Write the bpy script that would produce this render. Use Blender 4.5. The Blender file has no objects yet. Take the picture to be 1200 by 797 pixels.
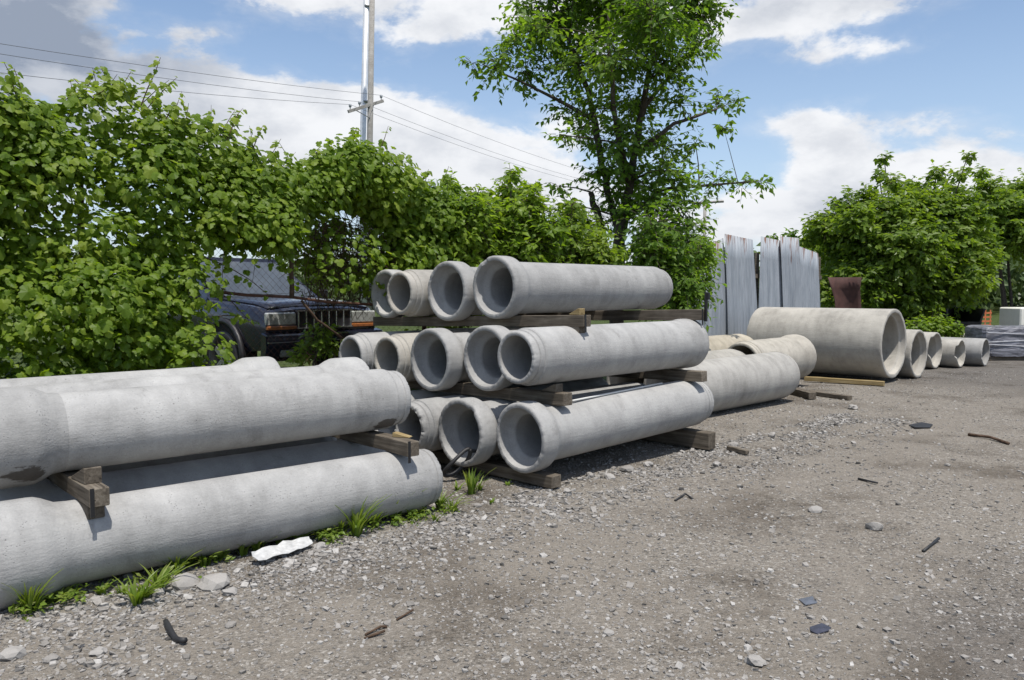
import bpy, bmesh, math, random
import numpy as np
from mathutils import Vector, Matrix, Euler
from math import radians, sin, cos, pi, sqrt, atan2

# ------------------------------------------------------------------ camera, world, sun, exposure
scn = bpy.context.scene
COL = scn.collection
random.seed(7); RNG = np.random.default_rng(11)
F, CXP, CYP, HOR, CH = 950.0, 600.0, 398.5, 340.0, 1.6
PITCH = math.atan((CYP - HOR) / F)
cam_d = bpy.data.cameras.new('camera'); cam_d.sensor_width = 36.0; cam_d.lens = 36.0 * F / 1200.0
cam_d.clip_start = 0.05; cam_d.clip_end = 3000
cam = bpy.data.objects.new('camera', cam_d); COL.objects.link(cam)
cam.location = (0, 0, CH); cam.rotation_euler = (pi / 2 - PITCH, 0, 0)
scn.camera = cam

SUN_AZ = (0.36, -0.933)            # horizontal direction towards the sun
SUN_EL = radians(70)
sv = Vector((SUN_AZ[0] * cos(SUN_EL), SUN_AZ[1] * cos(SUN_EL), sin(SUN_EL))).normalized()
sun_d = bpy.data.lights.new('sun', 'SUN'); sun_d.energy = 3.5; sun_d.angle = radians(0.6); sun_d.color = (1.0, 0.955, 0.89)
sun = bpy.data.objects.new('sun', sun_d); COL.objects.link(sun)
sun.rotation_euler = sv.to_track_quat('Z', 'Y').to_euler(); sun.location = (0, 0, 30)
scn.view_settings.view_transform = 'Standard'; scn.view_settings.look = 'None'
scn.view_settings.exposure = 0.5; scn.view_settings.gamma = 1.0; scn.view_settings.use_curve_mapping = False
scn.render.engine = 'CYCLES'
scn.cycles.max_bounces = 6; scn.cycles.diffuse_bounces = 3; scn.cycles.glossy_bounces = 2
scn.cycles.transmission_bounces = 4; scn.cycles.use_denoising = True


class NT:
    """small helper round a node tree"""
    def __init__(s, tree): s.t = tree; s.n = tree.nodes; s.l = tree.links
    def node(s, typ, **kw):
        nd = s.n.new(typ)
        for k, v in kw.items(): setattr(nd, k, v)
        return nd
    def inp(s, nd, key, v):
        if v is None: return
        if hasattr(v, 'default_value') or hasattr(v, 'is_linked'): s.l.new(v, nd.inputs[key])
        else: nd.inputs[key].default_value = v
    def m(s, op, a, b=None, c=None, clamp=False):
        nd = s.node('ShaderNodeMath', operation=op, use_clamp=clamp)
        s.inp(nd, 0, a); s.inp(nd, 1, b); s.inp(nd, 2, c); return nd.outputs[0]
    def mix(s, f, a, b, blend='MIX'):
        nd = s.node('ShaderNodeMix', data_type='RGBA', blend_type=blend)
        s.inp(nd, 0, f); s.inp(nd, 6, a); s.inp(nd, 7, b); return nd.outputs[2]
    def noise(s, vec, scale, detail=4, rough=0.55, dist=0.0, out=0):
        nd = s.node('ShaderNodeTexNoise'); s.inp(nd, 'Vector', vec)
        s.inp(nd, 'Scale', scale); s.inp(nd, 'Detail', detail); s.inp(nd, 'Roughness', rough); s.inp(nd, 'Distortion', dist)
        return nd.outputs[out]
    def vor(s, vec, scale, feature='F1', out='Distance', rnd=1.0):
        nd = s.node('ShaderNodeTexVoronoi', feature=feature); s.inp(nd, 'Vector', vec); s.inp(nd, 'Scale', scale)
        s.inp(nd, 'Randomness', rnd); return nd.outputs[out]
    def ss(s, v, lo, hi, a=0.0, b=1.0):
        nd = s.node('ShaderNodeMapRange', interpolation_type='SMOOTHSTEP')
        s.inp(nd, 0, v); s.inp(nd, 1, lo); s.inp(nd, 2, hi); s.inp(nd, 3, a); s.inp(nd, 4, b); return nd.outputs[0]
    def ramp(s, v, stops):
        nd = s.node('ShaderNodeValToRGB'); s.inp(nd, 0, v); e = nd.color_ramp.elements
        while len(e) < len(stops): e.new(0.5)
        for i, (p, c) in enumerate(stops): e[i].position = p; e[i].color = (*c, 1)
        return nd.outputs[0]
    def vmul(s, v, k):
        nd = s.node('ShaderNodeVectorMath', operation='MULTIPLY'); s.inp(nd, 0, v); nd.inputs[1].default_value = k; return nd.outputs[0]
    def vadd(s, v, k):
        nd = s.node('ShaderNodeVectorMath', operation='ADD'); s.inp(nd, 0, v); s.inp(nd, 1, k); return nd.outputs[0]


def build_world():
    w = bpy.data.worlds.new('World'); scn.world = w; w.use_nodes = True
    T = NT(w.node_tree); T.n.clear()
    out = T.node('ShaderNodeOutputWorld'); bg = T.node('ShaderNodeBackground'); bg.inputs[1].default_value = 0.11
    T.l.new(bg.outputs[0], out.inputs[0])
    sky = T.node('ShaderNodeTexSky', sky_type='NISHITA'); sky.sun_disc = False
    sky.sun_elevation = SUN_EL; sky.sun_rotation = atan2(SUN_AZ[0], SUN_AZ[1])
    sky.air_density = 1.0; sky.dust_density = 1.0; sky.ozone_density = 2.2; sky.altitude = 100
    tc = T.node('ShaderNodeTexCoord').outputs['Generated']
    sep = T.node('ShaderNodeSeparateXYZ'); T.l.new(tc, sep.inputs[0])
    az = T.m('ARCTAN2', sep.outputs[0], sep.outputs[1]); el = T.m('ARCSINE', sep.outputs[2])
    # cumulus banks: where they stand round the horizon
    def blob(x, y, sx, sy, k):
        r = sqrt(F * F + (x - CXP) ** 2)
        a0 = math.atan((x - CXP) / F); e0 = math.atan((HOR - y) / r)
        da = T.m('MULTIPLY', T.m('SUBTRACT', az, a0), r / (sx * 1.1)); de = T.m('MULTIPLY', T.m('SUBTRACT', el, e0), F / sy)
        q = T.m('ADD', T.m('MULTIPLY', da, da), T.m('MULTIPLY', de, de))
        return T.m('MULTIPLY', T.m('EXPONENT', T.m('MULTIPLY', q, -1.0)), k)
    banks = [(40, 70, 150, 85, .34), (230, 125, 130, 45, .30), (380, 150, 150, 45, .36), (520, 185, 150, 50, .40), (360, 4, 90, 16, .20),
             (530, 22, 80, 32, .30), (640, 30, 70, 30, .2), (930, 22, 110, 30, .30), (1010, 66, 75, 12, .24), (925, 150, 60, 14, .22), (1055, 146, 80, 18, .26),
             (1020, 115, 60, 9, .12), (1000, 215, 110, 40, .44), (890, 262, 70, 36, .38), (1150, 212, 90, 30, .34), (640, 235, 60, 30, .3), (250, 42, 40, 10, .15),
             (330, 62, 90, 26, -.24), (235, 18, 40, 22, -.15), (520, 95, 90, 36, -.22), (610, 130, 60, 40, -.2), (1140, 70, 110, 45, -.26), (880, 100, 50, 30, -.22),
             (1150, 178, 50, 12, -.08), (850, 185, 60, 34, -.22), (960, 112, 80, 18, -.16)]
    tot = None
    for b in banks:
        q = blob(*b); tot = q if tot is None else T.m('ADD', tot, q)
    v = T.vmul(tc, (1.0, 1.0, 1.9))
    n1 = T.noise(v, 5.5, 7, 0.60, 0.25); n2 = T.noise(v, 16.0, 5, 0.62, 0.2)
    fb = T.m('ADD', T.m('MULTIPLY', T.m('SUBTRACT', n1, 0.5), 0.95), T.m('MULTIPLY', T.m('SUBTRACT', n2, 0.5), 0.55))
    dens = T.m('ADD', T.m('ADD', fb, tot), T.ss(el, .42, .75, 0.0, .06))
    mask = T.ss(dens, 0.03, 0.22)
    thin = T.m('MULTIPLY', T.ss(T.m('ADD', dens, T.m('MULTIPLY', T.noise(T.vmul(tc, (1, 1, 5)), 7.0, 6), .3)), 0.05, 0.5), 0.45)
    mask = T.m('MAXIMUM', mask, thin)
    # grey bellies of the thick banks
    dark = T.m('ADD', blob(20, 50, 170, 95, 1.0), blob(340, 205, 190, 26, 0.30))
    dark = T.m('ADD', dark, blob(1010, 245, 130, 22, 0.22))
    dark = T.m('ADD', dark, blob(960, 10, 110, 16, 0.25))
    nd = T.noise(T.vadd(v, (3.1, 1.7, .06)), 9.0, 7, 0.6)
    g = T.m('ADD', T.m('MULTIPLY', dark, T.ss(nd, .25, .6, .6, 1.1)), T.ss(nd, 0.40, 0.72, 0.0, 0.36), clamp=True)
    cloud = T.mix(g, (6.0, 6.1, 6.3, 1), (2.0, 2.35, 3.0, 1))
    haze_f = T.ss(el, 0.0, 0.42, 0.45, 0.0)
    blue = T.mix(haze_f, sky.outputs[0], (4.0, 4.9, 6.2, 1))
    colr = T.mix(mask, blue, cloud)
    T.l.new(colr, bg.inputs[0])
build_world()

# ------------------------------------------------------------------ geometry from pixels
def ray(px, py):
    v = Vector(((px - CXP) / F, 1.0, (CYP - py) / F))
    return Matrix.Rotation(-PITCH, 3, 'X') @ v
def at_y(px, py, Y): d = ray(px, py); return Vector((0, 0, CH)) + d * (Y / d.y)
def on_n(px, py, n):                       # on the vertical plane parallel to the pile, n metres to its back
    d = ray(px, py); return Vector((0, 0, CH)) + d * (n / ((d.y - d.x) * 0.70711))
def gnd(px, py, z=0.0): d = ray(px, py); return Vector((0, 0, CH)) + d * ((z - CH) / d.z)
E_ = Vector((0.70711, 0.70711, 0)); N_ = Vector((-0.70711, 0.70711, 0)); Z_ = Vector((0, 0, 1))
def sn(s, n, z=0.0): return E_ * s + N_ * n + Z_ * z
def sstep(a, b, x):
    t = min(1, max(0, (x - a) / (b - a))); return t * t * (3 - 2 * t)
def hground(x, y):
    n = (-x + y) * .70711; s = (x + y) * .70711
    h = 0.42 * sstep(7.35, 8.3, n) * (1 - sstep(7.5, 10.5, s))
    r = sqrt(x * x + y * y)
    h += 0.012 * (sin(x * 1.7 + .4 * y) * cos(y * 1.3 - .5 * x) + .6 * sin(3.1 * x + 1) * sin(2.7 * y)) * sstep(1, 4, r)
    h -= 0.010
    if r > 60: h += 14.0 * sstep(70, 420, r) * (0.75 + .25 * sin(atan2(x, y) * 5 + 1))
    return h

# ------------------------------------------------------------------ object helpers
def tag(o, label=None, cat=None, group=None, kind=None):
    for k, v in (('label', label), ('category', cat), ('group', group), ('kind', kind)):
        if v: o[k] = v
    return o
def empty(name, loc=(0, 0, 0), rot=(0, 0, 0)):
    o = bpy.data.objects.new(name, None); COL.objects.link(o); o.location = loc; o.rotation_euler = rot
    o.empty_display_size = 0.1; return o
def link(name, me, mat, parent=None):
    o = bpy.data.objects.new(name, me); COL.objects.link(o)
    if mat is not None and not me.materials: me.materials.append(mat)
    o.parent = parent; return o
def np_mesh(name, V, Fc, smooth=False, tint=None):
    V = np.asarray(V, np.float32); Fc = np.asarray(Fc, np.int32); k = Fc.shape[1]
    me = bpy.data.meshes.new(name); me.vertices.add(len(V)); me.vertices.foreach_set('co', V.ravel())
    me.loops.add(Fc.size); me.loops.foreach_set('vertex_index', Fc.ravel())
    me.polygons.add(len(Fc)); me.polygons.foreach_set('loop_start', np.arange(0, Fc.size, k, dtype=np.int32))
    me.polygons.foreach_set('use_smooth', np.full(len(Fc), smooth))
    if tint is not None:
        a = me.attributes.new('tint', 'FLOAT', 'POINT'); a.data.foreach_set('value', np.asarray(tint, np.float32))
    me.update(calc_edges=True); me.validate(); return me
def py_mesh(name, V, Fc, smooth=False):
    me = bpy.data.meshes.new(name); me.from_pydata([tuple(v) for v in V], [], Fc)
    if smooth: me.polygons.foreach_set('use_smooth', [True] * len(me.polygons))
    me.update(); return me
class MB:
    """collects shapes for one mesh"""
    def __init__(s): s.V = []; s.F = []
    def add(s, V, Fc):
        o = len(s.V); s.V += [Vector(v) for v in V]; s.F += [tuple(i + o for i in f) for f in Fc]; return s
    def box(s, c, d, R=None):
        c = Vector(c); R = R or Matrix.Identity(3)
        V = [c + R @ Vector((sx * d[0] / 2, sy * d[1] / 2, sz * d[2] / 2)) for sx in (-1, 1) for sy in (-1, 1) for sz in (-1, 1)]
        return s.add(V, [(0, 1, 3, 2), (4, 6, 7, 5), (0, 4, 5, 1), (2, 3, 7, 6), (0, 2, 6, 4), (1, 5, 7, 3)])
    def prism(s, poly, depth, M=None):           # poly in x,z; depth along y centred
        n = len(poly); M = M or Matrix.Identity(4)
        V = [M @ Vector((x, -depth / 2, z)) for x, z in poly] + [M @ Vector((x, depth / 2, z)) for x, z in poly]
        return s.add(V, [tuple(range(n)), tuple(range(2 * n - 1, n - 1, -1))] + [(i + n, (i + 1) % n + n, (i + 1) % n, i) for i in range(n)])
    def tube(s, pts, rad, seg=6, cap=True):
        pts = [Vector(p) for p in pts]; n = len(pts)
        if not hasattr(rad, '__len__'): rad = [rad] * n
        V = []; up = Vector((0.31, 0.2, 0.93)).normalized()
        for i, p in enumerate(pts):
            t = (pts[min(i + 1, n - 1)] - pts[max(i - 1, 0)])
            t = t.normalized() if t.length > 1e-9 else Z_
            a = t.cross(up); a = a.normalized() if a.length > 1e-3 else t.orthogonal().normalized(); b = t.cross(a)
            V += [p + (a * cos(2 * pi * k / seg) + b * sin(2 * pi * k / seg)) * rad[i] for k in range(seg)]
        Fc = [(i * seg + k, i * seg + (k + 1) % seg, (i + 1) * seg + (k + 1) % seg, (i + 1) * seg + k) for i in range(n - 1) for k in range(seg)]
        if cap: Fc += [tuple(range(seg - 1, -1, -1)), tuple((n - 1) * seg + k for k in range(seg))]
        return s.add(V, Fc)
    def build(s, name, mat, parent=None, smooth=False, bevel=0.0):
        me = py_mesh(name, s.V, s.F, smooth); bm = bmesh.new(); bm.from_mesh(me)
        if bevel:
            bmesh.ops.bevel(bm, geom=[e for e in bm.edges if len(e.link_faces) == 2 and e.calc_face_angle(0) > .5], offset=bevel, segments=1, affect='EDGES')
        bmesh.ops.recalc_face_normals(bm, faces=bm.faces); bm.to_mesh(me); bm.free()
        return link(name, me, mat, parent)

# ------------------------------------------------------------------ materials
def material(name):
    m = bpy.data.materials.new(name); m.use_nodes = True; T = NT(m.node_tree)
    b = T.n['Principled BSDF']; return m, T, b
def bump(T, b, h, strength, dist):
    nd = T.node('ShaderNodeBump'); nd.inputs['Strength'].default_value = strength; nd.inputs['Distance'].default_value = dist
    T.l.new(h, nd.inputs['Height']); T.l.new(nd.outputs[0], b.inputs['Normal'])
def attr(T, name, typ='GEOMETRY', out='Fac'):
    nd = T.node('ShaderNodeAttribute', attribute_type=typ, attribute_name=name); return nd.outputs[out]
def plain(name, colr, rough=.6, metal=0.0, var=.25, scale=8.0, bumpk=0.0, spec=None):
    m, T, b = material(name); tc = T.node('ShaderNodeTexCoord').outputs['Object']
    n = T.noise(tc, scale, 6, .6)
    lo = tuple(c * (1 - var) for c in colr); hi = tuple(min(1, c * (1 + var)) for c in colr)
    T.l.new(T.ramp(n, [(.3, lo), (.7, hi)]), b.inputs['Base Color'])
    b.inputs['Roughness'].default_value = rough; b.inputs['Metallic'].default_value = metal
    if spec is not None: b.inputs['Specular IOR Level'].default_value = spec
    if bumpk: bump(T, b, T.noise(tc, scale * 4, 5), bumpk, .01)
    return m

def concrete_mat():
    m, T, b = material('concrete'); tc = T.node('ShaderNodeTexCoord').outputs['Object']
    sd = attr(T, 'seed', 'OBJECT'); cv = T.node('ShaderNodeCombineXYZ'); T.l.new(sd, cv.inputs[0]); T.l.new(sd, cv.inputs[1])
    v = T.vadd(tc, cv.outputs[0])
    tone = attr(T, 'tone', 'OBJECT'); warm = attr(T, 'warm', 'OBJECT')
    big = T.noise(v, 1.6, 5, .6); mid = T.noise(v, 7.0, 6, .65); fine = T.noise(v, 90.0, 3, .6)
    bands = T.noise(T.vmul(v, (9.0, .5, .5)), 1.0, 4, .6)                    # rings left by the mould
    f = T.m('ADD', T.m('MULTIPLY', big, .40), T.m('ADD', T.m('MULTIPLY', mid, .30), T.m('ADD', T.m('MULTIPLY', bands, .18), T.m('MULTIPLY', fine, .14))))
    colr = T.ramp(f, [(.34, (.19, .187, .18)), (.5, (.312, .308, .298)), (.63, (.40, .395, .381))])
    # damp and dirt stains
    st = T.m('MULTIPLY', T.ss(T.noise(v, 3.1, 7, .7, .6), .56, .72), .55)
    colr = T.mix(st, colr, (.17, .165, .155, 1))
    scuff = T.m('MULTIPLY', T.ss(T.noise(T.vmul(v, (3, 14, 14)), 3.0, 6, .7), .64, .76), .55)
    colr = T.mix(scuff, colr, (.45, .445, .435, 1))
    # pores
    po = T.vor(T.vmul(v, (60, 85, 85)), 1.0); pn = T.noise(v, 14.0, 3)
    pore = T.m('MULTIPLY', T.ss(po, .24, .10), T.ss(pn, .52, .62))
    po2 = T.m('MULTIPLY', T.ss(T.vor(v, 22.0), .12, .05), T.ss(T.noise(v, 5.0, 2), .55, .65))
    pore = T.m('MAXIMUM', pore, po2)
    colr = T.mix(T.m('MULTIPLY', pore, .6), colr, (.12, .115, .11, 1))
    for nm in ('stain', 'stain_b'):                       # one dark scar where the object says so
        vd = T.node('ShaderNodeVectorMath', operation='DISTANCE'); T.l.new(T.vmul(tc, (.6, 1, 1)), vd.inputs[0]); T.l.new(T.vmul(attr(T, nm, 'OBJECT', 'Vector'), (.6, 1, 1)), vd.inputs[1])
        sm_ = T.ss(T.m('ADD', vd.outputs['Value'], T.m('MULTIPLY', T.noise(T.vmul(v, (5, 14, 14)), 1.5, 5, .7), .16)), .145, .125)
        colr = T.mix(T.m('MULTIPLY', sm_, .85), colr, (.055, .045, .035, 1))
    colr = T.mix(warm, colr, T.mix(1.0, colr, (1.12, 1.02, .84, 1), 'MULTIPLY'))
    tn = T.node('ShaderNodeCombineColor'); [T.l.new(tone, tn.inputs[i]) for i in range(3)]
    colr = T.mix(1.0, colr, tn.outputs[0], 'MULTIPLY')
    T.l.new(colr, b.inputs['Base Color']); b.inputs['Roughness'].default_value = .88; b.inputs['Specular IOR Level'].default_value = .25
    wr = T.noise(T.vmul(v, (6, 40, 40)), 1.0, 4, .65)
    h = T.m('SUBTRACT', T.m('ADD', T.m('MULTIPLY', wr, .5), T.m('MULTIPLY', fine, .35)), T.m('MULTIPLY', pore, .9))
    bump(T, b, h, .5, .012)
    return m
CONC = concrete_mat()

def wood_mat(name, lo, mid, hi):
    m, T, b = material(name); tc = T.node('ShaderNodeTexCoord').outputs['Object']
    sd = attr(T, 'seed', 'OBJECT'); cv = T.node('ShaderNodeCombineXYZ'); T.l.new(sd, cv.inputs[0]); T.l.new(sd, cv.inputs[2]); v = T.vadd(tc, cv.outputs[0])
    gr = T.noise(T.vmul(v, (2.5, 45, 45)), 1.0, 6, .65, .4); pa = T.noise(v, 5.0, 4)
    f = T.m('ADD', T.m('MULTIPLY', gr, .65), T.m('MULTIPLY', pa, .35))
    colr = T.ramp(f, [(.34, lo), (.5, mid), (.66, hi)])
    crack = T.ss(T.noise(T.vmul(v, (1.2, 30, 30)), 1.0, 3, .6), .34, .28)
    colr = T.mix(T.m('MULTIPLY', crack, .8), colr, (.03, .025, .02, 1))
    T.l.new(colr, b.inputs['Base Color']); b.inputs['Roughness'].default_value = .85; b.inputs['Specular IOR Level'].default_value = .2
    bump(T, b, T.m('SUBTRACT', gr, crack), .5, .006); return m
WOOD = wood_mat('weathered_wood', (.055, .045, .034), (.115, .096, .074), (.20, .174, .138))
WOODP = wood_mat('pale_wood', (.17, .12, .055), (.27, .20, .095), (.36, .285, .16))
BLACKM = plain('black_steel', (.012, .012, .013), .45, 0.0, .3, 12)
RUBBER = plain('black_rubber', (.018, .018, .019), .6, 0, .3, 20)

def leaf_mat(name, lo, mid, hi, trans=.4, rough=.42, spec=.35):
    m, T, b = material(name); t = attr(T, 'tint'); pos = T.node('ShaderNodeNewGeometry').outputs['Position']
    f = T.m('ADD', T.m('MULTIPLY', t, .75), T.m('MULTIPLY', T.noise(pos, 1.6, 3), .5)); f = T.m('SUBTRACT', f, .12)
    colr = T.ramp(f, [(.05, lo), (.5, mid), (.95, hi)])
    T.l.new(colr, b.inputs['Base Color']); b.inputs['Roughness'].default_value = rough; b.inputs['Specular IOR Level'].default_value = spec
    tr = T.node('ShaderNodeBsdfTranslucent'); T.l.new(T.mix(1.0, colr, (1.6, 1.6, .5, 1), 'MULTIPLY'), tr.inputs[0])
    ms = T.node('ShaderNodeMixShader'); ms.inputs[0].default_value = trans
    T.l.new(b.outputs[0], ms.inputs[1]); T.l.new(tr.outputs[0], ms.inputs[2]); T.l.new(ms.outputs[0], T.n['Material Output'].inputs[0]); return m
VINE = leaf_mat('vine_leaf', (0.058, 0.116, 0.0135), (0.155, 0.238, 0.0225), (0.275, 0.34, 0.045), .55, .5)
ELM = leaf_mat('elm_leaf', (0.0605, 0.1265, 0.0198), (0.1188, 0.2090, 0.0308), (0.1980, 0.2970, 0.0495), .58, .5)
SHRUB = leaf_mat('shrub_leaf', (0.078, 0.145, 0.0198), (0.158, 0.248, 0.0285), (0.25, 0.33, 0.0495), .55)
BUSH = leaf_mat('bush_leaf', (0.078, 0.136, 0.0245), (0.148, 0.228, 0.033), (0.23, 0.305, 0.05), .55)
FARL = leaf_mat('far_leaf', (.05, .085, .035), (.09, .13, .05), (.13, .17, .07), .25)
GRASS = leaf_mat('grass_blade', (.07, .13, .018), (.14, .215, .028), (.24, .27, .07), .4)
BARK = plain('bark', (.075, .062, .05), .9, 0, .45, 14, .6, .1)
STEM = plain('vine_stem', (.09, .06, .042), .9, 0, .4, 20, .5, .1)

def ground_mat():
    m, T, b = material('gravel_ground'); g = T.node('ShaderNodeNewGeometry').outputs['Position']
    sp = T.node('ShaderNodeSeparateXYZ'); T.l.new(g, sp.inputs[0]); x, y = sp.outputs[0], sp.outputs[1]
    v = T.vmul(g, (1, 1, 0))
    wv = T.vadd(v, T.vmul(T.noise(v, 6.0, 3, out=1), (.03, .03, 0)))
    c1 = T.vor(wv, 42.0, out='Color'); d1 = T.vor(wv, 42.0); c2 = T.vor(wv, 95.0, out='Color'); d2 = T.vor(wv, 95.0)
    g1 = T.node('ShaderNodeSeparateColor'); T.l.new(c1, g1.inputs[0]); g2 = T.node('ShaderNodeSeparateColor'); T.l.new(c2, g2.inputs[0])
    big = T.noise(v, .33, 5, .6); mid = T.noise(v, 1.4, 6, .65); fine = T.noise(v, 160.0, 4, .7)
    dust = T.ss(T.m('ADD', T.m('MULTIPLY', big, .7), T.m('MULTIPLY', mid, .35)), .42, .62)            # driven, dusty ground against loose stones
    peb = T.ramp(T.m('ADD', T.m('MULTIPLY', g2.outputs[0], .65), T.m('MULTIPLY', g1.outputs[1], .35)), [(.10, (.11, .103, .095)), (.42, (.225, .21, .188)), (.72, (.33, .31, .283)), (.95, (.55, .535, .505))])
    grit = T.noise(v, 48.0, 5, .75); dirt = T.ramp(T.m('ADD', T.m('MULTIPLY', fine, .35), T.m('ADD', T.m('MULTIPLY', mid, .25), T.m('MULTIPLY', grit, .40))), [(.32, (.125, .112, .096)), (.46, (.235, .213, .185)), (.56, (.285, .262, .232)), (.68, (.42, .395, .36))])
    f = T.m('SUBTRACT', T.ss(g1.outputs[0], .15, .5), T.m('MULTIPLY', dust, .45), clamp=True)
    colr = T.mix(f, dirt, peb)
    # dark worn patches, and one broad darker area in the right foreground
    pt = T.m('MULTIPLY', T.ss(T.noise(T.vadd(v, (7.3, 2.2, 0)), .8, 7, .7), .47, .66), .75)
    colr = T.mix(pt, colr, T.mix(1.0, colr, (.46, .43, .40, 1), 'MULTIPLY'))
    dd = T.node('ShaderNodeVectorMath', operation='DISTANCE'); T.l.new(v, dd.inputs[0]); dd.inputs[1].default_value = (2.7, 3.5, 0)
    near_dark = T.m('MULTIPLY', T.ss(T.m('ADD', dd.outputs['Value'], T.m('MULTIPLY', T.noise(v, 1.1, 6, .65), 3.2)), 3.3, 1.9), .6)
    colr = T.mix(near_dark, colr, T.mix(1.0, colr, (.5, .5, .53, 1), 'MULTIPLY'))
    # wheel tracks packed smooth, running along the row
    lat = T.m('MULTIPLY', T.m('SUBTRACT', y, x), .70711); lat = T.m('ADD', lat, T.m('MULTIPLY', T.noise(v, .4, 3), 1.2))
    trk = T.m('MULTIPLY', T.m('MULTIPLY', T.ss(T.m('SINE', T.m('MULTIPLY', lat, 3.7)), .2, .9), T.ss(lat, 4.6, 4.0)), T.ss(mid, .35, .6, .2, .75))
    colr = T.mix(T.m('MULTIPLY', trk, .6), colr, dirt)
    # further back the yard turns to dark crushed asphalt, then grass
    n = T.m('MULTIPLY', T.m('SUBTRACT', y, x), .70711); s = T.m('MULTIPLY', T.m('ADD', y, x), .70711)
    asp = T.m('MULTIPLY', T.ss(T.m('ADD', s, T.m('MULTIPLY', mid, 3.0)), 14.5, 17.5), .75)
    colr = T.mix(asp, colr, T.mix(1.0, colr, (.56, .57, .60, 1), 'MULTIPLY'))
    gm = T.m('MAXIMUM', T.ss(T.m('ADD', n, mid), 7.9, 8.6), T.ss(s, 38, 44))
    colr = T.mix(gm, colr, T.ramp(T.noise(v, 3.0, 6), [(.35, (.04, .065, .018)), (.65, (.09, .12, .035))]))
    colr = T.mix(1.0, colr, (.865, .84, .80, 1), 'MULTIPLY')
    T.l.new(colr, b.inputs['Base Color']); b.inputs['Roughness'].default_value = .95; b.inputs['Specular IOR Level'].default_value = .15
    h = T.m('ADD', T.m('MULTIPLY', T.m('MULTIPLY', d1, -1.0), f), T.m('ADD', T.m('MULTIPLY', d2, -.45), T.m('MULTIPLY', fine, .5)))
    bump(T, b, h, .75, .02); return m

# ------------------------------------------------------------------ the ground
def axis_coords(lo, hi, step, far):
    a = list(np.arange(lo, hi + 1e-6, step)); q = step
    r = [hi]; l = [lo]
    while r[-1] < far: q *= 1.22; r.append(r[-1] + q)
    q = step
    while l[-1] > -far: q *= 1.22; l.append(l[-1] - q)
    return np.array(l[:0:-1] + a + r[1:])
xs = axis_coords(-7, 13, .2, 900); ys = axis_coords(1.5, 20, .2, 900)
GV = [(x, y, hground(x, y)) for y in ys for x in xs]; nx = len(xs)
GF = [(j * nx + i, j * nx + i + 1, (j + 1) * nx + i + 1, (j + 1) * nx + i) for j in range(len(ys) - 1) for i in range(nx - 1)]
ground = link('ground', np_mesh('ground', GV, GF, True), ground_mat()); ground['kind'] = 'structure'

# loose stones: thousands of small ones as one body of gravel
def stone_mat():
    m, T, b = material('stone'); t = attr(T, 'tint'); tc = T.node('ShaderNodeTexCoord').outputs['Object']
    c = T.ramp(t, [(.0, (.11, .104, .096)), (.3, (.205, .192, .174)), (.65, (.29, .273, .252)), (1.0, (.42, .407, .383))])
    n = T.noise(tc, 70.0, 4)
    T.l.new(T.mix(.5, c, T.mix(1.0, c, T.ramp(n, [(.3, (.6, .6, .6)), (.7, (1.2, 1.2, 1.2))]), 'MULTIPLY')), b.inputs['Base Color'])
    b.inputs['Roughness'].default_value = .9; b.inputs['Specular IOR Level'].default_value = .2; bump(T, b, n, .4, .004); return m
STONE = stone_mat()
_ico = bmesh.new(); bmesh.ops.create_icosphere(_ico, subdivisions=2, radius=1.0); _ico.verts.ensure_lookup_table()
ICOV = np.array([v.co[:] for v in _ico.verts]); ICOF = np.array([[v.index for v in f.verts] for f in _ico.faces]); _ico.free()
CUBV = np.array([(x, y, z) for x in (-1, 1) for y in (-1, 1) for z in (-1, 1)]) * .72
CUBF = np.array([(0, 1, 3, 2), (4, 6, 7, 5), (0, 4, 5, 1), (2, 3, 7, 6), (0, 2, 6, 4), (1, 5, 7, 3)])
def clutter(P, size, tint, name, mat, flat=.55):
    k = len(P); R = RNG
    V = CUBV[None] * R.uniform(.55, 1.25, (k, 8, 3)) * size[:, None, None]
    a = R.uniform(0, 2 * pi, k); c, s = np.cos(a)[:, None], np.sin(a)[:, None]
    V[:, :, 2] *= flat; tilt = R.normal(0, .3, (k, 1)); V[:, :, 2] += V[:, :, 0] * tilt
    X = V[:, :, 0] * c - V[:, :, 1] * s; Y = V[:, :, 0] * s + V[:, :, 1] * c
    V[:, :, 0] = X; V[:, :, 1] = Y; V += P[:, None, :]
    Fc = (CUBF[None] + (np.arange(k) * 8)[:, None, None]).reshape(-1, 4)
    return link(name, np_mesh(name, V.reshape(-1, 3), Fc, False, np.repeat(tint, 8)), mat)
def lot_points(count, dmin, dmax, edge):
    out = []
    while len(out) < count:
        d = dmin * (dmax / dmin) ** random.random(); px = random.uniform(-60, 1260); x = (px - CXP) / F * d
        n = (d - x) * .70711; s = (d + x) * .70711
        if n > 6.9: continue
        # thicker drifts of stone at the foot of the pipes than on the driven part
        foot = 4.55 + .5 * sin(s * 1.7) + random.gauss(0, .35)
        cl = sin(x * 2.3 + sin(y_ := d * 1.9)) * .5 + .5
        if edge and n < foot - .6 and random.random() > .15 + .25 * cl: continue
        out.append((x, d, hground(x, d)))
    return np.array(out)
P1 = lot_points(46000, 2.6, 16, True); S1 = RNG.gamma(2.0, .0029, len(P1)).clip(.003, .024)
P2 = lot_points(9000, 2.6, 14, False); S2 = RNG.gamma(2.0, .0025, len(P2)).clip(.003, .016)
P3 = []
while len(P3) < 6000:
    sq, nq = random.uniform(4.2, 10.5), 4.45 - abs(random.gauss(0, .55)); q = sn(sq, nq)
    if sin(sq * 5 + nq * 7) + sin(sq * 2.1 - nq * 9) > random.uniform(-1.2, 1): P3.append((q.x, q.y, hground(q.x, q.y)))
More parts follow.
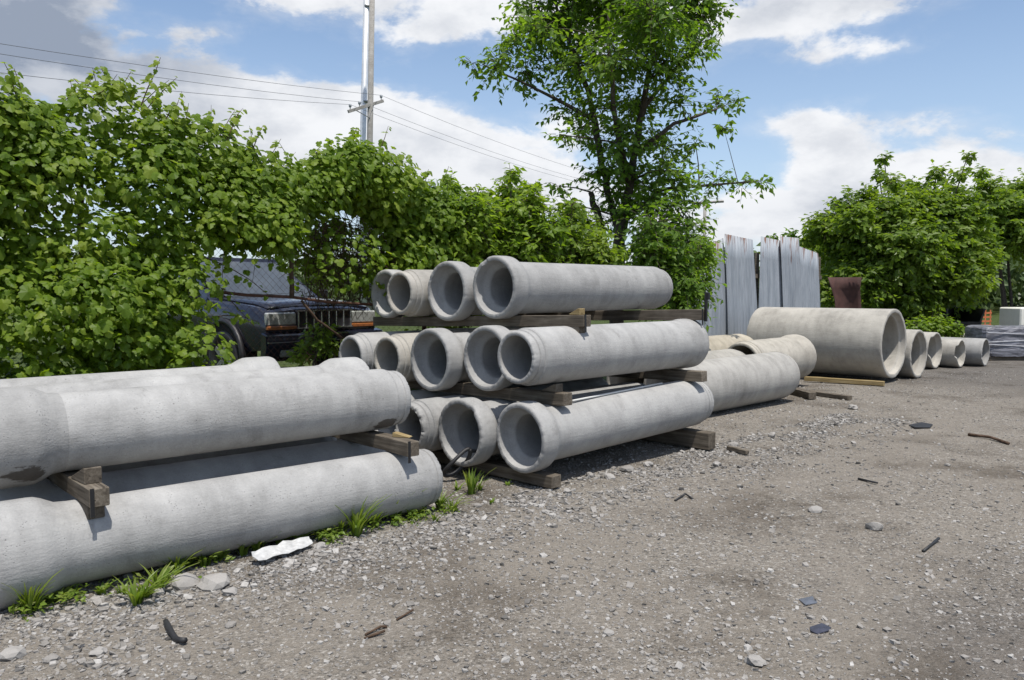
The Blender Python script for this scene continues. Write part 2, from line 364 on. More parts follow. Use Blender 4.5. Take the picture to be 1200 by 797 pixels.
while len(P3) < 9500:
    q = sn(0, 0) + Vector((-.62, 5.90, 0)) - Vector((.749, .663, 0)) * random.uniform(-.8, 3.0) + Vector((.663, -.749, 0)) * (.25 + abs(random.gauss(0, .45)))
    if sin(q.x * 5.1 + q.y * 3) + sin(q.x * 2.3 - q.y * 4.4) > random.uniform(-1.6, .8): P3.append((q.x, q.y, hground(q.x, q.y)))
P3 = np.array(P3); S3 = RNG.gamma(2.2, .0042, len(P3)).clip(.003, .030)
PA = np.vstack([P1, P2, P3]); SA = np.concatenate([S1, S2, S3]); PA[:, 2] += SA * .15
gr = clutter(PA, SA, RNG.beta(2.2, 2.0, len(PA)), 'gravel', STONE)
tag(gr, 'loose grey and pale crushed stone strewn over the yard', 'gravel', None, 'stuff')
def stone_mesh(seed):
    r = np.random.default_rng(seed); V = ICOV * np.array([1, r.uniform(.6, .9), r.uniform(.4, .62)]) * (1 + .16 * np.sin(ICOV @ r.normal(0, 2.2, 3) + 1)[:, None] + .12 * np.sin(ICOV @ r.normal(0, 4, 3))[:, None]) * r.uniform(.95, 1.05, (len(ICOV), 1))
    return np_mesh('stone', V, ICOF, False, np.full(len(V), r.uniform(.45, .85)))
SM = [stone_mesh(i) for i in range(8)]
stone_spots = [(250, 682, .095), (216, 682, .075), (186, 690, .05), (150, 672, .035), (270, 692, .045), (735, 552, .07), (760, 545, .06), (692, 558, .05), (715, 560, .055),
               (1025, 620, .07), (885, 775, .06), (697, 683, .03), (712, 740, .035), (270, 730, .03), (115, 762, .04), (60, 770, .035), (15, 765, .06),
               (955, 598, .05), (840, 545, .06), (1110, 545, .035), (665, 575, .04), (560, 592, .035), (375, 640, .05), (590, 640, .03), (640, 600, .035), (905, 510, .06), (1000, 478, .09), (860, 520, .06)]
for i, (px, py, r) in enumerate(stone_spots):
    p = gnd(px, py); o = link('stone', SM[i % 8], STONE); o.location = (p.x, p.y, hground(p.x, p.y) + r * .25)
    r *= .78 if py > 600 and px > 400 else .95; o.scale = (r, r, r); o.rotation_euler = (random.uniform(-.2, .2), random.uniform(-.2, .2), random.uniform(0, 6))
    if i == 0: lb = 'largest pale stone by the foot of the weedy front pipe'
    elif px < 400 and py < 700: lb = 'pale stone among the weeds along the front pipe'
    elif 630 < px < 900 and py < 600: lb = 'pale stone in the drift of rubble beside the tall stack'
    elif px < 400: lb = 'small pale stone on the gravel before the black rubber strip'
    elif py < 560: lb = 'pale stone on the gravel before the far pipes'
    else: lb = 'small stone lying alone on the open driven gravel'
    tag(o, lb, 'stone', 'larger loose stones on the gravel' if i == 0 else lb.replace('stone', 'stones', 1))

# ------------------------------------------------------------------ concrete pipes
def lathe(prof, seg, rough=0.0, seed=0, rim=None, chip=0.0, notch=None):
    """prof: list of (x, r, rimflag); revolve round the x axis"""
    r_ = np.random.default_rng(seed); th = np.linspace(0, 2 * pi, seg, endpoint=False)
    bx = np.zeros(seg)
    if chip:
        for _ in range(34):
            c = r_.uniform(0, 2 * pi); w = r_.uniform(.015, .06); d = np.abs((th - c + pi) % (2 * pi) - pi)
            bx = np.maximum(bx, chip * r_.uniform(.15, 1.0) * np.exp(-(d / w) ** 2))
        bx += r_.uniform(0, chip * .35, seg)
    nb = np.zeros(seg)
    if notch:
        for c, w, dep in notch:
            d = np.abs((th - c + pi) % (2 * pi) - pi); nb = np.maximum(nb, dep * np.exp(-(d / w) ** 4) * r_.uniform(.75, 1.1, seg))
    V = []; oval = r_.uniform(-1, 1) * rough
    for x, r, fl in prof:
        rr = r * (1 + oval * np.cos(2 * th)) + (r_.normal(0, rough * r * .35, seg) if fl else 0)
        xx = np.full(seg, x) + (bx * abs(fl) + nb * (1 if fl else 0)) * (1 if fl >= 0 else -1)
        if fl: rr = rr - bx * .35 * (1 if abs(fl) >= .99 else .4)
        V += list(zip(xx, rr * np.cos(th), rr * np.sin(th)))
    m = len(prof)
    Fc = [(i * seg + k, i * seg + (k + 1) % seg, (i + 1) * seg + (k + 1) % seg, (i + 1) * seg + k) for i in range(m - 1) for k in range(seg)]
    return V, Fc
PIPES = {}
def finish(V, Fc, name, parent, props, flip, L, angle=.6):
    V = [Vector((x - L / 2, y, z)) for x, y, z in V]
    if flip: V = [Vector((-v.x, -v.y, v.z)) for v in V]
    me = py_mesh(name, V, Fc, True); bm = bmesh.new(); bm.from_mesh(me); bmesh.ops.recalc_face_normals(bm, faces=bm.faces)
    for e in bm.edges:
        if len(e.link_faces) == 2 and e.calc_face_angle(0) > angle: e.smooth = False
    bm.to_mesh(me); bm.free()
    o = link(name, me, CONC, parent)
    for k, v in props.items(): o[k] = v
    return o
def pipe(near, z, L, R, Rb, bell_near, label, group, yaw=45.0, dz=0.0, tone=1.0, warm=0.0, bore=None, seed=0, seg=112, chip=.0055, notch=None, bl=1.0):
    """a bell-and-spigot pipe; near = xy of its end towards the low end of the row, z = height of its axis there, dz = rise to the far end"""
    a = radians(yaw); ax = Vector((cos(a), sin(a), 0)); bore = bore or R - .06
    c = Vector((near[0], near[1], 0)) + ax * (L / 2); pit = -math.asin(dz / L)
    root = empty('concrete_pipe', (c.x, c.y, z + dz / 2), (0, pit, a)); tag(root, label, 'pipe', group)
    pr = dict(seed=seed * 3.17 % 50, tone=tone, warm=warm)
    flip = not bell_near; Rm = Rb - .045; Rs = R - .022
    n = 10; xs_ = np.linspace(.27 * bl, L - .13, n)
    inner = np.linspace(L - .008, .14, n)
    V, Fc = lathe([(x, R * (1 + .0025 * sin(i * 2.1 + seed)), 0) for i, x in enumerate(xs_)], seg, .002, seed); finish(V, Fc, 'barrel', root, pr, flip, L)
    V, Fc = lathe([(x, bore, 0) for x in inner], 48, .002, seed + 1); finish(V, Fc, 'bore', root, pr, flip, L)
    k = Rb - R
    bp = [(.275, R + .001, 0), (.235, R + .10 * k, 0), (.19, R + .72 * k, 0), (.165, R + .96 * k, 0), (.14, Rb, 0), (.05, Rb, 0), (.02, Rb - .001, .5), (.006, Rb - .006, 1), (0, Rb - .016, 1),
          (0, Rm + .012, 1), (.004, Rm + .002, .5), (.03, Rm - .003, 0), (.085, Rm - .018, 0), (.098, Rm - .026, 0), (.118, bore + .012, 0), (.132, bore + .002, 0), (.145, bore - .0005, 0)]
    bp = [(x * bl if x > .1 and i_ < 6 else x, r__, f_) for i_, (x, r__, f_) in enumerate(bp)]
    V, Fc = lathe(bp, seg, .003, seed + 2, None, chip, notch); finish(V, Fc, 'bell', root, pr, flip, L, .75)
    sp = [(L - .135, R + .001, 0), (L - .122, R - .003, 0), (L - .116, Rs + .008, 0), (L - .075, Rs + .005, 0), (L - .068, Rs - .005, 0), (L - .056, Rs - .005, 0), (L - .05, Rs + .002, 0),
          (L - .018, Rs, -.5), (L - .004, Rs - .006, -1), (L, Rs - .013, -1), (L, bore + .009, -1), (L - .004, bore + .002, -.5), (L - .012, bore - .0005, 0)]
    V, Fc = lathe(sp, seg, .003, seed + 3, None, chip, notch); finish(V, Fc, 'spigot', root, pr, flip, L, .75)
    return root
LOW, TALL = 'pipes of the low pile', 'pipes of the tall stack'
ax45 = E_
YA = 41.5; EA = Vector((cos(radians(YA)), sin(radians(YA)), 0)); NA = Vector((-EA.y, EA.x, 0))
def back(pt, L): return (pt[0] - EA.x * L, pt[1] - EA.y * L)
LA, RA, RBA = 2.66, .225, .275
def low(right, z, bn, label, seed, L=None, **k): return pipe(back(right, L or LA), z, L or LA, RA, RBA, bn, label, LOW, YA, seed=seed, bl=1.35, **k)
low((-.62, 5.90), .232, True, 'ground-level concrete pipe along the weeds, nearest the white paper scrap', 1, L=2.76, tone=1.0)
low((-1.03, 6.36), .232, True, 'ground-level pipe seen through the timber gap behind the weedy front pipe', 2, tone=.96)
low((-1.52, 6.70), .232, True, 'ground-level pipe at the back of the low pile, under the leafy fence', 3)
u1_ = low((-.87, 6.10), .79, True, 'upper concrete pipe across the low pile, broad stained bell resting by the timber wedge', 4, tone=1.03)
for c_ in u1_.children:
    if c_.name.startswith('bell'): c_['tone'] = .86
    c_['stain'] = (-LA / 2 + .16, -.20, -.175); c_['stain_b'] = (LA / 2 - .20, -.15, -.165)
low((-1.24, 6.50), .79, False, 'upper pipe second from the lot in the low pile, bell toward the tall stack', 5, tone=1.06)
low((-1.95, 6.54), .79, False, 'upper pipe at the back of the low pile, bell just before the dark car', 6, tone=1.04)

OB = Vector((.15, 6.55, 0))
def ob(a, u, z=0.0): return OB + E_ * a + N_ * u + Z_ * z
LB, RB, RBB = 2.6, .24, .292
def tall(a, u, z, bn, label, seed, **k):
    p = ob(a, u); rb = k.pop('rb', RBB)
    return pipe((p.x, p.y), z, LB, RB, rb, bn, label, TALL, seed=seed, **k)
tall(-.06, .07, .392, True, 'bottom pipe of the tall stack facing the open yard, wide bell over a timber end', 11, dz=.06, yaw=44.3, tone=1.02)
tall(-.22, .63, .385, True, 'bottom pipe with a black hose looped out of its bell', 12, tone=.97, notch=[(2.2, .16, .02)])
tall(-.35, 1.17, .38, False, 'bottom pipe with a chipped spigot beside the hose-filled bell', 13, tone=.97, chip=.016)
tall(-.2, 1.72, .38, True, 'bottom pipe deep under the tall stack, hidden behind the low pile', 14)
tall(-.066, .11, 1.05, False, 'middle-row pipe of the tall stack with grooved spigot, above the bottom yard-side bell', 15, yaw=45.6, rb=.255, tone=1.05)
tall(.144, .70, .995, True, 'middle-row pipe whose bell sits right beside the grooved yard-side spigot', 16, tone=.96)
tall(.0, 1.30, .955, True, 'middle-row pipe with a wide smooth bell, third in from the yard', 17, tone=.95)
tall(-.073, 1.86, .935, False, 'middle-row pipe with a narrow spigot, second in from the fence', 18, warm=.5)
tall(-.127, 2.40, .925, False, 'middle-row pipe at the fence end with a pale narrow spigot', 19)
tall(.408, .864, 1.625, True, 'top pipe of the tall stack with the largest bell and long bare barrel', 20, tone=.93, notch=[(1.1, .12, .02)])
tall(.378, 1.50, 1.59, True, 'top pipe whose bell stands just behind the largest top bell', 21, tone=.93)
tall(.243, 2.07, 1.57, False, 'top pipe with a ridged spigot set half before the rearmost top pipe', 22, warm=.4)
tall(.466, 2.62, 1.56, True, 'rearmost top pipe of the tall stack, half hidden by the ridged spigot', 23, rb=.262)

MIDG = 'short stout pipes behind the tall stack'
c1r = Vector((3.95, 11.9, 0))
def mid(right, z, L, bn, label, seed, yaw=45, R=.345, **k):
    a = radians(yaw); p = (right[0] - cos(a) * L, right[1] - sin(a) * L)
    return pipe(p, z, L, R, R + .035, bn, label, MIDG, yaw, seed=seed, bore=R - .07, **k)
mid((3.95, 11.9), .355, 2.9, True, 'stout pipe on the gravel just beyond the tall stack, its closed-looking rounded end bare', 31, tone=1.02, warm=.25)
q = c1r + N_ * .74; mid((q.x, q.y), .36, 2.7, True, 'stout pipe behind the rounded one, only its crown showing', 32, warm=.4)
q = c1r + N_ * .70 + E_ * 1.95; mid((q.x, q.y), .47, 1.85, False, 'stout cream pipe with open hollow end, lying against the giant pipe', 33, tone=1.12, warm=.6)
q = c1r + N_ * 1.5 + E_ * 1.6; mid((q.x, q.y), .50, 2.2, True, 'tan stout pipe at the foot of the corrugated sheets', 34, tone=1.05, warm=1.0)

def big_pipe(front, zb, R, L, label, seed, wall=.11, yaw=-45.0, tone=1.08, warm=.45, notch=None, chip=.012):
    """straight tongue-and-groove pipe; front = xy of the end that faces the yard"""
    a = radians(yaw); ax = Vector((cos(a), sin(a), 0)); c = Vector((front[0], front[1], 0)) - ax * (L / 2)
    root = empty('concrete_pipe', (c.x, c.y, zb + R), (0, 0, a)); tag(root, label, 'pipe', 'large pipes at the far end of the row')
    pr = dict(seed=seed * 2.3 % 40, tone=tone, warm=warm); b = R - wall; seg = 72
    V, Fc = lathe([(x, R * (1 + .0015 * sin(i * 1.7)), 0) for i, x in enumerate(np.linspace(.05, L - .05, 9))] , seg, .0015, seed); finish(V, Fc, 'barrel', root, pr, True, L)
    V, Fc = lathe([(x, b, 0) for x in np.linspace(L - .02, .11, 8)], 56, .0015, seed); finish(V, Fc, 'bore', root, pr, True, L)
    g = b + wall * .45
    V, Fc = lathe([(.052, R + .0005, 0), (.012, R, .4), (.003, R - .006, 1), (0, R - .015, 1), (0, g + .012, 1), (.006, g, .5), (.075, g - .012, 0), (.09, g - .02, 0), (.10, b + .006, 0), (.115, b - .0005, 0)], seg, .002, seed + 1, None, chip, notch)
    finish(V, Fc, 'groove_end', root, pr, True, L, .75)
    V, Fc = lathe([(L - .052, R + .0005, 0), (L - .01, R - .006, -.5), (L, R - .02, -1), (L, b + .012, -1), (L - .012, b, -.5), (L - .022, b - .0005, 0)], seg, .002, seed + 2, None, chip)
    finish(V, Fc, 'tongue_end', root, pr, True, L, .75)
    return root
big_pipe((6.62, 14.0), .075, .60, 2.5, 'giant concrete pipe on a yellow timber, largest bore in the yard', 41, .115)
big_pipe((7.42, 14.72), .0, .44, 2.44, 'large concrete pipe tucked close behind the giant one', 42, .085, tone=1.0)
big_pipe((8.67, 16.5), .0, .37, 2.44, 'medium straight pipe with a jagged broken lip, next after the two largest', 43, .065, notch=[(.35, .5, .13), (-.1, .2, .05)])
big_pipe((9.32, 16.75), .0, .29, 2.2, 'small straight pipe with a bitten rim, beside the smooth-rimmed last pipe', 44, .055, notch=[(.2, .4, .11)])
big_pipe((10.0, 17.05), .0, .29, 2.2, 'smooth-rimmed grey pipe, last in the row before the wrapped pallet', 45, .055, tone=.9, warm=.1)
big_pipe((11.25, 20.0), .0, .31, 2.6, 'pipe lying behind the row, only its long top edge showing', 46, .055)

# ------------------------------------------------------------------ timbers, wedges and blocks
_tseed = [0]
def timber(p0, p1, w, h, label, mat=WOOD, name='timber', group='dunnage timbers between the pipes', strap=None, roll=0.0, cat='timber'):
    """squared beam between two points of its underside centre"""
    p0, p1 = Vector(p0), Vector(p1); d = p1 - p0; L = d.length; _tseed[0] += 1; r_ = random.Random(_tseed[0])
    mb = MB(); n = 7; V = []
    for i in range(n):
        t = i / (n - 1) - .5; jy = r_.uniform(-.004, .004); jz = r_.uniform(-.004, .004)
        V += [Vector((t * L + r_.uniform(-.006, .006) * (i in (0, n - 1)), sy * w / 2 + jy, sz * h / 2 + jz)) for sy, sz in ((-1, -1), (1, -1), (1, 1), (-1, 1))]
    Fc = [(i * 4 + k, i * 4 + (k + 1) % 4, (i + 1) * 4 + (k + 1) % 4, (i + 1) * 4 + k) for i in range(n - 1) for k in range(4)] + [(3, 2, 1, 0), tuple((n - 1) * 4 + k for k in range(4))]
    mb.add(V, Fc); o = mb.build(name, mat, None, False, .005); o['seed'] = _tseed[0] * 1.37
    c = (p0 + p1) / 2 + Z_ * (h / 2); o.location = c
    o.rotation_euler = d.to_track_quat('X', 'Z').to_euler(); tag(o, label, cat, group)
    if strap is not None:                         # flat black steel strap end hanging on the end grain
        s = MB().box((-L / 2 - .004, w * .34, -.02), (.006, .02, h + .05)); st = s.build('strap', BLACKM, o)
    return o
def wedge(p, l, h, w, yaw, label, mat=WOOD, flipped=False, cat='wedge'):
    _tseed[0] += 1
    mb = MB().prism([(-l / 2, 0), (l / 2, 0), (l / 2, h), (l / 2 - .02, h), (-l / 2, h * .12)], w)
    o = mb.build('timber_wedge', mat, None, False, .003); o.location = p; o.rotation_euler = (pi if flipped else 0, 0, yaw); o['seed'] = _tseed[0] * 1.9; tag(o, label, cat, 'wedges and chocks on the timbers'); return o
# low pile: between its two layers (pile origin = right end of the front ground pipe)
OA = Vector((-.62, 5.90, 0)) - EA * 2.66
def oa(a, u, z=0.0): return OA + EA * a + NA * u + Z_ * z
YN = atan2(N_.y, N_.x)
timber(oa(.37, -.26, .462), oa(.37, 1.55, .462), .10, .10, 'timber end with a wedge on it, jutting over the weedy front pipe near its bell', strap=1)
wedge(oa(.37, -.02, .565), .22, .085, .09, YN + pi, 'pointed wedge driven under the stained upper bell')
wedge(oa(.37, -.10, .462), .16, .075, .085, YN + pi, 'wedge chocked beneath the jutting timber by the upper bell', flipped=True)
timber(oa(2.36, -.25, .462), oa(2.36, 1.5, .462), .10, .10, 'grey timber jutting over the weedy front pipe at its plain end', strap=1)
b_ = wedge(oa(2.40, -.06, .564), .13, .03, .06, YN + .5, 'splintered pale block lying on the grey jutting timber', WOODP)
# tall stack
timber(ob(.10, -.20, .0), ob(.10, 1.9, .0), .12, .10, 'ground timber under the front bells of the tall stack')
timber(ob(2.36, -.26, .01), ob(2.36, 1.9, .0), .13, .17, 'ground timber under the far end of the tall stack')
timber(ob(.31, -.13, .640), ob(.31, 2.6, .61), .11, .105, 'dark timber between bottom and middle rows, jutting beside the yard-side bell')
wedge(ob(.31, .04, .748), .16, .07, .09, YN + pi, 'chock holding the grooved spigot pipe off the dark timber', flipped=False)
timber(ob(2.30, -.2, .690), ob(2.30, 2.6, .62), .11, .105, 'pale-ended timber between bottom and middle rows at the far end')
timber(ob(.60, -.10, 1.288), ob(.60, 2.95, 1.20), .10, .10, 'timber end under the top row with a yellow chip of wood on it', strap=1)
wedge(ob(.60, .02, 1.388), .12, .055, .07, YN + pi, 'yellow wood chock on the top-row timber end', WOODP)
wedge(ob(.60, .04, 1.290), .16, .075, .09, YN + pi, 'wedge slung beneath the top-row timber end', flipped=True)
timber(ob(2.50, -.06, 1.292), ob(2.50, 2.9, 1.22), .10, .11, 'long timber under the far ends of the top row', strap=1)
st = MB().box((0, 0, .14), (.022, .03, .30)).box((.0, -.03, .25), (.03, .02, .07)).build('steel_stake', BLACKM, None, False, .003); st.location = ob(2.51, -.075, 1.29); st.rotation_euler = (0, 0, .8)
tag(st, 'short black steel stake upright at the end of the long top timber', 'stake')
# beneath the giant pipe and loose by it
timber(gnd(943, 446), gnd(1036, 452), .10, .075, 'yellow timber under the giant pipe', WOODP, group=None)
timber(gnd(930, 462), gnd(952, 468), .12, .10, 'short grey block of timber near the rounded stout pipe', group='grey timbers lying before the giant pipe')
timber(gnd(950, 462), gnd(996, 469), .10, .06, 'grey timber lying on the gravel before the yellow one', group='grey timbers lying before the giant pipe')
timber(ob(2.5, -.36, .0), ob(2.42, -.62, .0), .05, .04, 'small splintered stick of wood on the gravel by the far ground timber', group=None, cat='wood scrap')
pv = MB().tube([ob(.5, -.02, .655), ob(1.2, .02, .668), ob(1.9, .03, .688)], .009, 8).build('plastic_conduit', plain('white_plastic', (.6, .6, .58), .5, 0, .1), None, True)
tag(pv, 'thin white conduit lying on the bottom yard-side pipe of the tall stack', 'conduit')
hc = ob(-.27, .60, .135); ha = Vector((.105, .02, .105)); hb = Vector((-.035, -.05, .035))
ho = MB().tube([hc + ha * cos(t) + hb * sin(t) + Vector((0, .012 * sin(3 * t), .012 * cos(2 * t))) for t in np.linspace(0, 2 * pi, 30)], .017, 8)
ho.tube([hc + ha, hc + ha + E_ * .15 - Z_ * .03, hc + ha + E_ * .5 - Z_ * .06], .016, 8)
ho = ho.build('hose', RUBBER, None, True)
tag(ho, 'black rubber hose looped out of a bottom bell of the tall stack', 'hose')

# ------------------------------------------------------------------ leaves
def frames(nrm, tip):
    z = nrm / np.linalg.norm(nrm, axis=1, keepdims=True)
    x = tip - (tip * z).sum(1, keepdims=True) * z; x /= np.linalg.norm(x, axis=1, keepdims=True) + 1e-9
    y = np.cross(z, x); return x, y, z
_gr = [(0, 0), (-.12, .22), (.02, .46), (.30, .52), (.42, .34), (.70, .36), (1.02, 0), (.70, -.36), (.42, -.34), (.30, -.52), (.02, -.46), (-.12, -.22)]
GRAPE_V = np.array([(.32, 0, .10)] + [(x, y, -.14 * (y * y) * 2 - .10 * max(0, x - .3)) for x, y in _gr])
GRAPE_F = np.array([(0, i, i % 12 + 1) for i in range(1, 13)])
LEAF_V = np.array([(0, 0, 0), (.38, .27, .06), (1, 0, -.12), (.38, -.27, .06), (.45, 0, 0)])
LEAF_F = np.array([(0, 4, 1), (4, 2, 1), (0, 3, 4), (4, 3, 2)])
QUAD_V = np.array([(0, 0, 0), (.5, .3, .03), (1, 0, -.1), (.5, -.3, .03)]); QUAD_F = np.array([(0, 1, 2), (0, 2, 3)])
def leaf_arrays(P, nrm, tip, size, tv, tf, curl=.35):
    k = len(P); x, y, z = frames(nrm, tip); c = RNG.uniform(1 - curl, 1 + curl * 2, k)[:, None, None]
    T = tv[None] * size[:, None, None]
    V = P[:, None, :] + T[:, :, 0:1] * x[:, None] + T[:, :, 1:2] * y[:, None] * RNG.uniform(.8, 1.15, k)[:, None, None] + T[:, :, 2:3] * c * z[:, None]
    Fc = (tf[None] + (np.arange(k) * len(tv))[:, None, None]).reshape(-1, 3)
    return V.reshape(-1, 3), Fc
def leaves(name, P, nrm, tip, size, tint, mat, tv, tf, parent):
    V, Fc = leaf_arrays(P, nrm, tip, size, tv, tf)
    o = link(name, np_mesh(name, V, Fc, False, np.repeat(tint, len(tv))), mat, parent); o['kind'] = 'stuff'; return o
def rnd_dirs(k):
    v = RNG.normal(0, 1, (k, 3)); return v / np.linalg.norm(v, axis=1, keepdims=True)

# ------------------------------------------------------------------ chain link fence with its grape vine
FN = 7.78
OUT = -N_
fence = empty('chain_link_fence', sn(3, FN, .3)); tag(fence, 'rusty chain link fence overgrown by grape vine beside the dark car', 'fence')
inv = -sn(3, FN, .3)
STEEL = plain('galvanised_steel', (.28, .285, .29), .5, .7, .2, 20); RUST = plain('rusty_steel', (.10, .045, .028), .85, .1, .45, 18, .4)
wm = MB(); S0, S1f, HZ = -1.2, 6.5, 2.45; st_ = .078; zb0 = .28
kk = S0 - HZ
while kk < S1f:
    for sg in (1, -1):
        s0, s1 = (kk, kk + HZ) if sg == 1 else (kk + HZ, kk)
        z0, z1 = zb0, zb0 + HZ
        def clip(s0, z0, s1, z1):
            pts = []
            for (a, za, b, zb) in ((s0, z0, s1, z1),):
                ts = [0, 1]
                for bound in (S0, S1f):
                    if (a - bound) * (b - bound) < 0: ts.append((bound - a) / (b - a))
                ts.sort()
                for i in range(len(ts) - 1):
                    m_ = a + (b - a) * (ts[i] + ts[i + 1]) / 2
                    if S0 <= m_ <= S1f: pts.append([(a + (b - a) * t, za + (zb - za) * t) for t in (ts[i], ts[i + 1])])
            return pts
        for seg_ in clip(s0, z0, s1, z1):
            wm.tube([sn(a, FN + .004 * sg, z) + inv for a, z in seg_], .0013, 3, False)
    kk += st_
o = wm.build('wire_mesh', RUST, fence); o['kind'] = 'stuff'
for s in (-.6, 2.42, 6.3):
    MB().tube([sn(s, FN + .05, 0) + inv, sn(s, FN + .05, 2.76) + inv], .03, 10).build('post', RUST, fence, True)
MB().tube([sn(-1.2, FN + .05, 2.76) + inv, sn(6.5, FN + .05, 2.66) + inv], .022, 8).build('top_rail', STEEL, fence, True)
rp = [on_n(255, 342, 7.6), on_n(290, 346, 7.6), on_n(340, 348, 7.6), on_n(385, 354, 7.6), on_n(436, 357, 7.6), on_n(480, 352, 7.65)]
MB().tube([p + inv for p in rp], .016, 7).build('bent_rail', RUST, fence, True)

vine = empty('grape_vine', sn(3, FN, .3)); tag(vine, 'dense grape vine with broad lobed leaves smothering the chain link fence', 'vine')
def vine_top(s): return 3.20 + .10 * sin(s * 2.6 + .6) + .09 * sin(s * 5.3) - .26 * sstep(3.5, 4.0, s) + .10 * sstep(4.8, 5.4, s) - .26 * sstep(5.5, 6.2, s)
def vine_hole(s, z):
    # open window through which the parked car shows
    lo, hi = 3.30, 5.75
    if s < lo - .5 or s > hi + .6: return 0.0
    f = sstep(lo - .25, lo + .35, s) * (1 - sstep(hi - .1, hi + .5, s))
    top = 2.0 - .42 * sstep(4.3, 5.0, s)
    return f * (1 - sstep(top - .15, top + .22, z))
clumps = []
while len(clumps) < 350:
    s = random.uniform(-1.3, 6.7); z = min(random.uniform(.3, 3.3), vine_top(s) - random.uniform(.16, .42))
    h = vine_hole(s, z)
    if h > .35: continue
    hollow = sstep(4.1, 4.5, s) * (1 - sstep(5.3, 5.8, s)) * (1 - sstep(2.35, 2.55, z))     # thin dry twigs under the overhang
    if random.random() < hollow * .95:
        if random.random() < .8: clumps.append((s, FN + random.uniform(.15, .7), z, random.uniform(.18, .3)))
        continue
    gap = 1 if (abs(s - 2.62) < .12 and 1.9 < z < 2.4) or (abs(s - 1.95) < .12 and 2.0 < z < 2.3) else 0
    if gap: continue
    depth = .30 + .75 * sstep(2.9, .7, z) * (.35 + .65 * sstep(3.9, 2.9, s))
    n = FN - random.uniform(-.2, 1.1) * depth
    clumps.append((s, n, z, random.uniform(.20, .42)))
P, NR, TP, SZ, TT = [], [], [], [], []
for s, n, z, r in clumps:
    k = int(205 * (r / .32) ** 2); d = rnd_dirs(k); d[:, 2] = d[:, 2] * .85 + .12
    loc = np.array(sn(s, n, z)); rad = r * RNG.uniform(.55, 1.12, k) ** .6
    p = loc + d * rad[:, None]; bright = RNG.beta(1.6, 1.6) * .62
    nn = d * .55 + np.array(OUT)[None] * .38 + np.array((0, 0, .7))[None] + RNG.normal(0, .42, (k, 3))
    tp = np.array((0, 0, -.8))[None] + np.array(OUT)[None] * .35 + d * .35 + RNG.normal(0, .35, (k, 3))
    P.append(p); NR.append(nn); TP.append(tp); SZ.append(RNG.uniform(.03, .088, k) * (1 + .35 * (RNG.random(k) > .88))); TT.append(RNG.beta(1.8, 2.0, k) * .6 + bright * .75)
# tendrils standing above the top and hanging across the window
shoots = []
for _ in range(90):
    s = random.uniform(-1, 6.6); z0 = vine_top(s) - .1; n = FN + random.uniform(-.35, .1); L = random.choice((.18, .25, .3, .42, .5))
    dv = (E_ * random.uniform(-.8, .8) + OUT * random.uniform(-.2, .5) + Z_).normalized()
    shoots.append([sn(s, n, z0) + dv * L * t + Vector((0, 0, -.1 * t * t * random.random())) for t in (0, .35, .7, 1)])
for (px, py, qx, qy) in ((235, 300, 320, 350), (225, 320, 300, 385), (330, 225, 345, 340), (215, 345, 260, 410), (240, 375, 305, 378), (180, 380, 250, 430), (350, 260, 300, 300), (265, 270, 260, 335), (235, 340, 270, 345)):
    a, b = on_n(px, py, 7.5), on_n(qx, qy, 7.45); shoots.append([a.lerp(b, t) + Vector((0, 0, .06 * sin(t * pi))) for t in (0, .33, .66, 1)])
sm = MB()
for sh in shoots:
    sm.tube(sh, [.006, .005, .004, .002], 4, False)
    for t in np.arange(.15, 1.02, .13):
        i = min(int(t * 3), 2); f = t * 3 - i; p = sh[i].lerp(sh[i + 1], min(f, 1))
        for _ in range(2):
            d = rnd_dirs(1)[0]; P.append((np.array(p) + d * .03)[None]); NR.append((d * .5 + np.array(OUT) * .5 + (0, 0, .5))[None]); TP.append((d + (0, 0, -.5))[None])
            SZ.append(np.array([random.uniform(.05, .10) * (1.1 - .45 * t)])); TT.append(np.array([random.uniform(.45, 1)]))
P, NR, TP = np.vstack(P), np.vstack(NR), np.vstack(TP); SZ, TT = np.concatenate(SZ), np.concatenate(TT)
ss_ = (P @ np.array(E_)); keep = np.array([random.random() > vine_hole(a, b) * .96 for a, b in zip(ss_, P[:, 2])])
keep |= np.arange(len(P)) > len(P) - 8 * 2 * 11
keep &= P[:, 2] > .18
P, NR, TP, SZ, TT = P[keep], NR[keep], TP[keep], SZ[keep], TT[keep]
# the three hundred leaves that show largest become leaf objects, the rest one mass
dist = P[:, 1] - 3.0 * SZ / .1 + .8 * (P @ np.array(N_)); dist[(P[:, 2] < .95) | (P[:, 0] / P[:, 1] < -.64)] = 99
order = np.argsort(dist); own = order[:300]; rest = order[300:]
off = np.array(inv)
leaves('foliage', P[rest] + off, NR[rest], TP[rest], SZ[rest], TT[rest], VINE, GRAPE_V, GRAPE_F, vine)
lm = []
for i in range(8):
    V, Fc = leaf_arrays(np.zeros((1, 3)), np.array([[0, 0, 1.]]), np.array([[1., 0, 0]]), np.array([1.]), GRAPE_V, GRAPE_F); me = np_mesh('leaf', V, Fc, False, np.full(len(V), .25 + .09 * i)); me.materials.append(VINE); lm.append(me)
X, Y, Zf = frames(NR[own], TP[own])
for i, j in enumerate(own):
    o = link('leaf', lm[i % 8], None, vine)
    M = Matrix(((X[i][0], Y[i][0], Zf[i][0]), (X[i][1], Y[i][1], Zf[i][1]), (X[i][2], Y[i][2], Zf[i][2]))) * SZ[j]
    o.matrix_local = Matrix.Translation(Vector(P[j]) + inv) @ M.to_4x4()
sm2 = MB()
for i in range(len(sm.V)): sm.V[i] = sm.V[i] + inv
sm.build('tendrils', STEM, vine)['kind'] = 'stuff'
